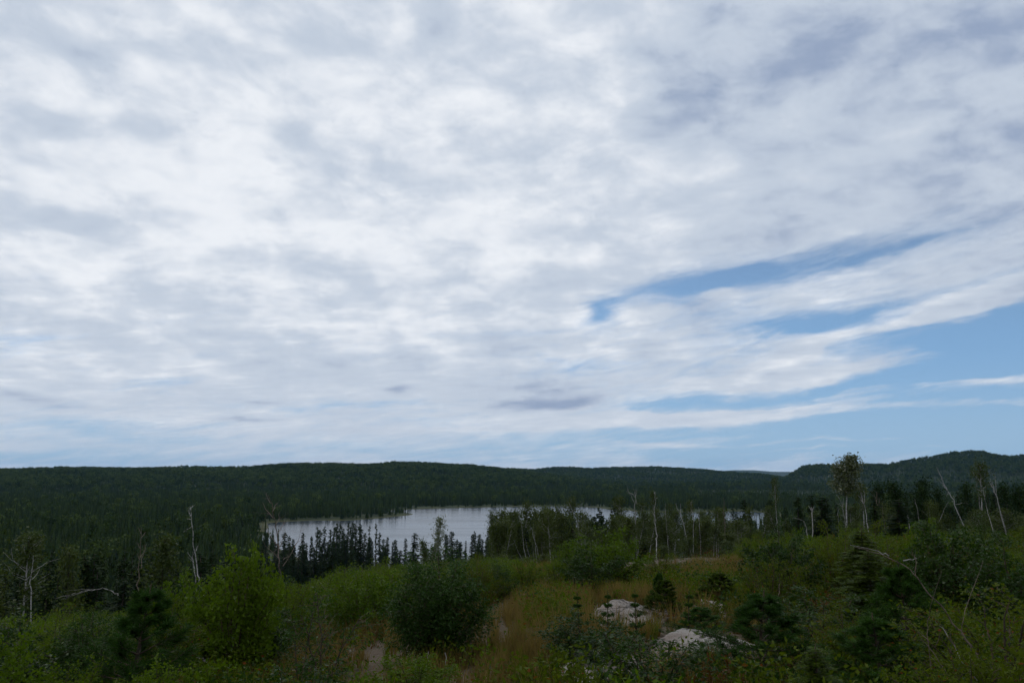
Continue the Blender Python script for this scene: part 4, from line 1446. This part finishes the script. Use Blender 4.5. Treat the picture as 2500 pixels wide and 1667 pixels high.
# ------------------------------------------------------------------ rocks
def boulder(u, v, wpx, hpx, label, seed, rz=0.0, dr=1.3, name='boulder', flat=.35):
    """Boulder whose visible face spans wpx by hpx around (u, v) where it meets the ground."""
    xy = ground_hit(u, v)
    r = math.hypot(*xy)
    s = r / FP * 1.02
    W, Hh = wpx * s, hpx * s
    g = np.random.default_rng(seed)
    import bmesh
    bm = bmesh.new()
    bmesh.ops.create_icosphere(bm, subdivisions=5, radius=1.0)
    cuts = [(unit(g.normal(size=3) * (1, 1, .5)), g.uniform(.6, .9)) for _ in range(14)] + [(unit(np.array((-.12, -.35, 1.))), .42), (unit(np.array((.25, .1, 1.))), .5)]
    ph = g.random((6, 3)) * 6
    for vv in bm.verts:
        p = np.array(vv.co)
        for n_, dd in cuts:
            q = p @ n_ - dd
            if q > 0: p = p - n_ * q * .93
        f = sum(math.sin(p @ ph[i] * (1.2 + i) + i) / (3 + 2.2 * i) for i in range(6))
        p = p * (1 + .11 * f + .02 * math.sin(p[0] * 13 + p[2] * 21 + seed) + .016 * math.sin(p[1] * 17 - p[0] * 9) + .01 * math.sin(p[1] * 37 + p[0] * 29))
        vv.co = (p[0] * W * .60, p[1] * W * .60 * dr, p[2] * Hh * 1.3)
    me = bpy.data.meshes.new(name)
    bm.to_mesh(me); bm.free()
    me.polygons.foreach_set('use_smooth', np.ones(len(me.polygons), bool))
    me.materials.append(M['rock'])
    o = link(bpy.data.objects.new(name, me))
    o.location = (xy[0], xy[1], Tz(*xy) - Hh * .03)
    o.rotation_euler = (R(g.uniform(-6, 6)), R(g.uniform(-6, 6)), rz)
    tag(o, label, 'rock')
    ROCKS.append((xy[0], xy[1], W * .62))
    return o


boulder(1715, 1592, 260, 50, 'largest pale boulder slab with a flat sloping top, beside the large dark pine', 11, -.25)
boulder(1492, 1636, 170, 54, 'pale rounded rock behind the cherry bush near the bottom edge', 12, .4)
boulder(1432, 1668, 130, 44, 'greyish-pink rock at the bottom edge left of the cherry bush', 13, .5)
boulder(1545, 1520, 165, 36, 'low pinkish boulder with a cracked face behind the cherry bush leaves', 14, -.3)
boulder(1742, 1492, 62, 34, 'small white rock left of the low dark pine', 15)
boulder(1690, 1487, 40, 12, 'flat sliver of white rock beside the small white rock', 16)
boulder(1770, 1506, 34, 12, 'white rock chip at the foot of the small white rock', 17)
boulder(1868, 1434, 90, 40, 'white rock half hidden behind the head of the large dark pine', 18, .2)
boulder(1905, 1412, 42, 20, 'grey rock above the one behind the large dark pine', 19, .2)
boulder(1890, 1452, 30, 16, 'bright chip of rock under the two rocks behind the pine head', 20)
boulder(1375, 1636, 34, 12, 'flat pale stone lying on the grass near the bottom, left of the rocks', 21)
boulder(1303, 1350, 20, 8, 'small white boulder at the foot of the kinked birch stem', 22)
boulder(2148, 1458, 36, 10, 'sliver of pale rock seen through the yellow-green fir', 23)
boulder(1118, 1614, 14, 9, 'small grey stone under the round willow bush', 24)
boulder(2405, 1455, 30, 10, 'pale rock glimpsed in the right-hand thicket beside the dead branch', 25)
STN = [(1288, 1489), (1240, 1500), (1262, 1554), (1283, 1487), (1240, 1625), (1225, 1640), (1660, 1372), (1725, 1372), (1640, 1378), (1340, 1480), (1265, 1505), (1650, 1384), (1790, 1380), (1310, 1478), (850, 1592), (700, 1620)]
sproto = boulder(1255, 1505, 9, 6, 'fist-sized pale stone lying on the open ground', 31, name='stone')
sproto['group'] = 'loose stones on the open ground'
for i, (u, v) in enumerate(STN):
    xy = ground_hit(u, v)
    o = sproto.copy(); link(o)
    o.location = (xy[0], xy[1], Tz(*xy) + .01)
    s = rng.uniform(.6, 1.7) * (1 if math.hypot(*xy) < 22 else 2.0)
    o.scale = (s, s * .8, s)
    o.rotation_euler = (0, 0, rng.random() * 6)



def over_rock(x, y, pad=0.12, front=1.3):
    """True on a boulder or in the strip of ground right in front of one."""
    x = np.asarray(x, float); y = np.asarray(y, float)
    out = np.zeros(x.shape, bool)
    for rx, ry, w in ROCKS:
        if w < .12: continue
        out |= np.hypot(x - rx, y - ry) < w + pad
        n = math.hypot(rx, ry)
        for k in (.35, .7, 1.0):
            out |= np.hypot(x - rx * (1 - front * k / n), y - ry * (1 - front * k / n)) < w * .75
    return out


# belts of shrubs: ridge behind the clearing, right-hand thicket, left-hand thicket
def belt(n, region, kinds, label, group, size, tries=6000, cat='shrub'):
    k = 0
    while k < n and tries > 0:
        tries -= 1
        u, r = region()
        a, t = ray(u, 1400)
        x, y = r * math.sin(a), r * math.cos(a)
        w = rng.uniform(*size[0]); h = rng.uniform(*size[1])
        if float(clearing(np.array([x]), np.array([y]))[0]) < 1.0 + .35 * w: continue
        if too_close(x, y, .42 * w) or over_rock([x], [y], .3 * w, 2.2)[0]: continue
        z = Tz(x, y) - .06
        h = min(h, at(u, CAP(u) + rng.uniform(0, 26), r)[2] - z)
        if h < .38: continue
        w = min(w, h * .9)
        kd = K[kinds[rng.integers(len(kinds))]]
        o = kd.put(x, y, Tz(x, y) - .06, rng.random() * 6.28, w, h / kd.H)
        tag(o, label, cat, group)
        placed.append((x, y, .5 * w))
        k += 1
    print(group, k)


def Dof(u): return float(azi(np.array([ray(u, 1300)[0]]), T_D)[0])


def reg_ridge():
    u = rng.uniform(820, 1960); D = Dof(u)
    return u, rng.uniform(D - 13, D + 11)


def reg_right():
    u = rng.uniform(1850, 2560); D = Dof(u)
    return u, rng.uniform(14, D + 10) if rng.random() < .5 else rng.uniform(22, D + 8)


def reg_left():
    u = rng.uniform(-60, 900); D = Dof(u)
    return u, rng.uniform(13.5, D + 9)


belt(135, reg_ridge, ['mid0', 'mid1', 'mid2', 'lime0', 'lime1', 'mid0', 'olive0', 'lime2', 'willow1', 'mid2'], 'soft green waist-high bush in the band along the brow behind the clearing', 'bushes along the brow behind the clearing', ((.75, 1.35), (1.1, 1.95)))
belt(120, reg_right, ['mid0', 'mid2', 'olive0', 'olive1', 'olive2', 'dark0', 'dark1', 'lime2', 'mid1', 'mid0', 'fir1', 'olive1', 'lime0'], 'green bush in the thicket covering the right side of the hilltop', 'bushes of the right-hand thicket', ((.8, 1.4), (1.1, 2.1)))
belt(80, reg_left, ['mid0', 'mid1', 'mid2', 'olive0', 'olive2', 'dark0', 'lime0', 'lime2', 'lime1', 'dark1'], 'green bush in the thicket on the left brow above the valley', 'bushes of the left-hand thicket', ((.65, 1.1), (.9, 1.55)))


def reg_low():
    return rng.uniform(-30, 560), rng.uniform(7.6, 15)


def reg_low2():
    return rng.uniform(1330, 2540), rng.uniform(7.6, 17)


belt(46, reg_low, ['low0', 'low1', 'low2', 'low0', 'low1', 'olive2'], 'knee-high leafy clump with some reddish leaves at the bottom left', 'low clumps at the bottom left', ((.7, 1.2), (.5, .85)))
belt(46, reg_low2, ['low0', 'low1', 'low1', 'low2', 'low0'], 'knee-high leafy clump among the pines and boulders at the lower right', 'low clumps at the lower right', ((.7, 1.2), (.4, .75)))


# ------------------------------------------------------------------ dead wood near the camera
nat = lambda pts: pts
dead('fallen_pole', 'long curved grey dead pole slanting down through the right-hand bushes', 8.6,
     [(2402, 1668), (2388, 1610), (2372, 1578), (2355, 1556), (2338, 1535), (2300, 1480), (2275, 1457), (2240, 1410), (2205, 1378), (2150, 1352), (2085, 1335)], .024,
     [[(2348, 1548), (2356, 1490), (2382, 1420), (2400, 1367)], [(2236, 1408), (2236, 1365), (2234, 1352)]], 'tan_bark', 'dead branch', rooted=False, depth=.06, tipr=.3)
dead('bare_twig', 'thin bare twig forking upward left of the long grey pole', 8.0, [(2290, 1680), (2272, 1620), (2265, 1560), (2264, 1518), (2278, 1460), (2300, 1392)], .010, [[(2270, 1600), (2300, 1630), (2320, 1668)], [(2265, 1560), (2240, 1540)]], 'tan_bark', 'twig', rooted=False, depth=.1)
dead('bare_twig', 'silvery peeled stick catching the light below the long grey pole', 7.8, [(2385, 1660), (2350, 1617), (2335, 1588), (2310, 1545), (2283, 1515)], .012, [], 'white_bark', 'twig', rooted=False, depth=.05)
dead('bare_twig', 'long thin grey stick slanting through the bottom right dark pine', 7.7, [(2335, 1680), (2305, 1630), (2275, 1588), (2245, 1550), (2220, 1515)], .010, [[(2305, 1630), (2280, 1625)]], 'tan_bark', 'twig', rooted=False, depth=.1)
dead('fallen_branch', 'pale stick lying on the bushes beside the end of the long pole', 13.5, [(2170, 1357), (2145, 1345), (2075, 1330)], .02, [], 'dead_bark', 'branch', rooted=False, depth=.1)
dead('fallen_branch', 'short weathered branch lying in the bushes right of the young fir', 13.0, [(2205, 1368), (2225, 1366), (2240, 1362)], .02, [], 'dead_bark', 'branch', rooted=False, depth=.1)
dead('bent_sapling', 'arched dead sapling bowed over the bushes at the left', 19.0, [(288, 1453), (275, 1443), (262, 1438), (245, 1437), (215, 1440), (180, 1448), (135, 1461)], .026,
     [[(240, 1438), (200, 1438), (160, 1443)], [(215, 1441), (180, 1452), (150, 1462)]], 'dead_bark', 'dead sapling', rooted=False, depth=.2)
dead('fallen_branch', 'grey broken branch on the ground below the tall lime-green sapling', 12.6, [(505, 1616), (485, 1606), (470, 1595)], .022, [[(495, 1612), (510, 1606)]], 'dead_bark', 'branch', rooted=False, depth=.1)
dead('fallen_branch', 'pale forked twig lying across the bare earth at the far side of the clearing', 34.0, [(1722, 1368), (1735, 1376), (1748, 1382)], .035, [[(1735, 1376), (1722, 1380)], [(1735, 1376), (1760, 1374), (1800, 1373)]], 'dead_bark', 'branch', rooted=False, depth=.3)
for u, v1, v2, lab in ((1046, 1590, 1628, 'short grey cut stub under the left side of the round willow bush'), (1086, 1592, 1622, 'thin pale stick standing under the middle of the round willow bush')):
    dead('dead_stub', lab, 11.8, [(u + 2, v2), (u, v1)], .022, [], 'dead_bark', 'stub', depth=.02, tipr=.8)
dead('dead_tree', 'thin reddish dead sapling among the bushes left of the large layered bush', 15.0, [(1900, 1475), (1902, 1430), (1904, 1400)], .02, [[(1902, 1430), (1910, 1415)]], 'tan_bark')


def brush_pile(u, v, n, rad, label, seed, L=.5):
    xy = ground_hit(u, v); g = np.random.default_rng(seed)
    z = Tz(*xy); mb = MB()
    for i in range(n):
        a = g.random() * 6.28; d = rad * math.sqrt(g.random())
        c = np.array((math.cos(a) * d, math.sin(a) * d, .05 + .22 * g.random() * (1 - d / rad)))
        th = g.random() * 3.14
        dd = np.array((math.cos(th), math.sin(th), g.normal(0, .25)))
        ll = L * g.uniform(.3, 1)
        mb.tube(limb(g, c - dd * ll / 2, unit(dd), ll, 3, .12), np.array((.011, .009, .007, .004)) * g.uniform(.6, 1.6), 4)
    o = mb.build('brush_pile', M['dead_bark'])
    o.location = (xy[0], xy[1], z)
    tag(o, label, 'brush pile')


brush_pile(1725, 1650, 190, .8, 'heap of grey broken twigs below the pale boulder slab', 5, .55)
brush_pile(1955, 1612, 90, .6, 'dark heap of broken sticks at the foot of the layered-leaf bush', 6)
brush_pile(2000, 1362, 90, 1.4, 'patch of grey slash on the ground behind the layered-leaf bush', 7, 1.0)
brush_pile(2440, 1480, 80, .7, 'tangle of grey twigs in the thicket near the right margin', 8)
brush_pile(1780, 1378, 60, 1.2, 'thin scatter of pale sticks on the far bare earth', 9, .9)

# a few pink flower spikes near the bottom left
pm = new_mat('pink_petals'); finish(principled((.34, .07, .30), .5, .3).outputs[0])
for i, (u, v, lab) in enumerate(((455, 1655, 'pink fireweed flower spike at the bottom edge below the dark bushy pine'), (556, 1630, 'pink fireweed spike on the reddish ground under the lime-green sapling'),
                                 (548, 1650, 'small pink flower spike just under the other fireweed'))):
    xy = ground_hit(u, v + 25); z = Tz(*xy)
    o = empty('fireweed', (xy[0], xy[1], z)); tag(o, lab, 'flower')
    h = at(u, v, math.hypot(*xy))[2] - z
    sm = MB(); sm.tube([(0, 0, 0), (.02, 0, h * .5), (.03, 0, h)], (.006, .005, .003), 5); sm.build('stem', M['red'], o)
    n = 46; g = np.random.default_rng(i)
    P = np.stack([.03 + g.normal(0, .012, n), g.normal(0, .012, n), h * g.uniform(.72, 1.02, n)], -1)
    A = unit(g.normal(size=(n, 3)) + (0, 0, .4)); bm_ = MB(); bm_.leaves(P, A, perp_g(g, A), .032, .024, .1, g.random(n)); bm_.build('flowers', pm, o)
    n = 40
    P = np.stack([.01 + 0 * g.random(n), 0 * g.random(n), h * g.uniform(.1, .7, n)], -1)
    A = unit(g.normal(size=(n, 3)) * (1, 1, .3) + (0, 0, .3)); bm_ = MB(); bm_.leaves(P, A, perp_g(g, A), .09, .016, .1, g.random(n)); bm_.build('leaf_blades', M['mid'], o)


# ------------------------------------------------------------------ grass and ground cover
def tuft(seed, n, h, spread, w=.006):
    g = np.random.default_rng(seed); mb = MB()
    for i in range(n):
        a = g.random() * 6.28; b = np.array((math.cos(a), math.sin(a), 0)) * spread * .35 * g.random()
        d = np.array((math.cos(a), math.sin(a), 0)); hh = h * g.uniform(.5, 1.1); bend = spread * g.uniform(.2, 1.0)
        s = np.array((-d[1], d[0], 0)) * w
        p0, p1, p2 = b, b + d * bend * .3 + (0, 0, hh * .6), b + d * bend + (0, 0, hh)
        mb.add(np.array([p0 - s, p0 + s, p1 + s * .8, p1 - s * .8, p2]), [(0, 1, 2, 3)], [(3, 2, 4)], rnd=g.random())
    return mb


def weed(seed, n, h, spread, leaf):
    g = np.random.default_rng(seed); mb = MB()
    P = np.stack([g.normal(0, spread, n), g.normal(0, spread, n), h * g.random(n) ** .7], -1)
    A = unit(g.normal(size=(n, 3)) + (0, 0, .35)); S = perp_g(g, A)
    mb.leaves(P, A, S, leaf * g.uniform(.6, 1.3, n), leaf * .5, .15, g.random(n))
    return mb


def ground_points(n, r0, r1, power=.75):
    r = r0 + (r1 - r0) * rng.random(n) ** power
    a = rng.uniform(-.68, .68, n)
    x, y = r * np.sin(a), r * np.cos(a)
    return x, y


x, y = ground_points(64000, 5.5, 60)
cl = clearing(x, y); D = azi(np.arctan2(x, y), T_D)
pr = np.where(cl < .6, .14, np.where(cl < 3.4, 1.0, .45)) * (np.hypot(x, y) < D + 8)
pr *= np.clip(.55 + wob(x, y, 1.7, 2.) * .7, .08, 1) * np.where((np.hypot(x, y) > 20) & (cl < .85), .04, 1.0)
keep = (rng.random(len(x)) < pr) & ~over_rock(x, y)
x, y, cl = x[keep], y[keep], cl[keep]
dry = rng.random(len(x)) < np.where(cl < 2.2, .85, np.where(cl < 3.2, .5, .2))
idx = np.where(dry, rng.integers(0, 3, len(x)), rng.integers(3, 6, len(x)))
gp = [proto(tuft(600 + i, 34, .34 + .06 * i, .22, .004), 'dry_tuft_%d' % i, M['dry']) for i in range(3)] + \
     [proto(tuft(610 + i, 34, .30 + .06 * i, .20, .005), 'green_tuft_%d' % i, M['grass']) for i in range(3)]
gp = [p for p in gp]
rr = np.hypot(x, y)
scatter('grass', np.stack([x, y, T(x, y) - .02], -1), rng.random(len(x)) * 6.28, rng.uniform(.5, 1.25, len(x)) * np.clip(.8 + rr / 50, .8, 1.6), idx, gp,
        'sparse dry and green grass tufts along the open strip of the hilltop', 'grass')
x, y = ground_points(46000, 5.5, 78)
cl = clearing(x, y); D = azi(np.arctan2(x, y), T_D)
pr = np.clip((cl - 1.1) / 2.0, .02, 1) * (np.hypot(x, y) < D + 20) * np.clip(.65 + wob(x, y, 2.3, 6.) * .6, .15, 1)
keep = (rng.random(len(x)) < pr) & ~over_rock(x, y, .1, 1.0)
x, y = x[keep], y[keep]
wp = [proto(weed(630 + i, 90, .26 + .05 * i, .17, .055), 'weed_%d' % i, M[('mid', 'olive', 'red', 'dark', 'lime', 'olive')[i]]) for i in range(6)]
ix = rng.choice(6, len(x), p=[.3, .25, .06, .14, .1, .15])
scatter('ground_cover', np.stack([x, y, T(x, y) - .02], -1), rng.random(len(x)) * 6.28, rng.uniform(.6, 1.5, len(x)) * np.clip(.8 + np.hypot(x, y) / 60, .8, 1.6), ix, wp,
        'low leafy undergrowth covering the hilltop between the bushes', 'undergrowth')
print('weeds', len(x))

# ------------------------------------------------------------------ the air over the valley
def build_haze():
    m = bpy.data.materials.new('haze'); m.use_nodes = True
    nt = m.node_tree; nt.nodes.clear()
    v = nt.nodes.new('ShaderNodeVolumePrincipled')
    v.inputs['Color'].default_value = (.30, .60, 1.0, 1)
    v.inputs['Density'].default_value = HAZE
    v.inputs['Anisotropy'].default_value = 0.0
    o = nt.nodes.new('ShaderNodeOutputMaterial')
    nt.links.new(v.outputs[0], o.inputs['Volume'])
    mb = MB()
    s, z0, z1 = 14800., -75., 175.
    vv = [(-s, -s, z0), (s, -s, z0), (s, s, z0), (-s, s, z0), (-s, -s, z1), (s, -s, z1), (s, s, z1), (-s, s, z1)]
    mb.add(vv, [(0, 3, 2, 1), (4, 5, 6, 7), (0, 1, 5, 4), (1, 2, 6, 5), (2, 3, 7, 6), (3, 0, 4, 7)])
    h = mb.build('haze', m)
    tag(h, 'thin bluish air over the valley and far hills', 'haze', kind='stuff')


HAZE = 2.5e-5
build_haze()
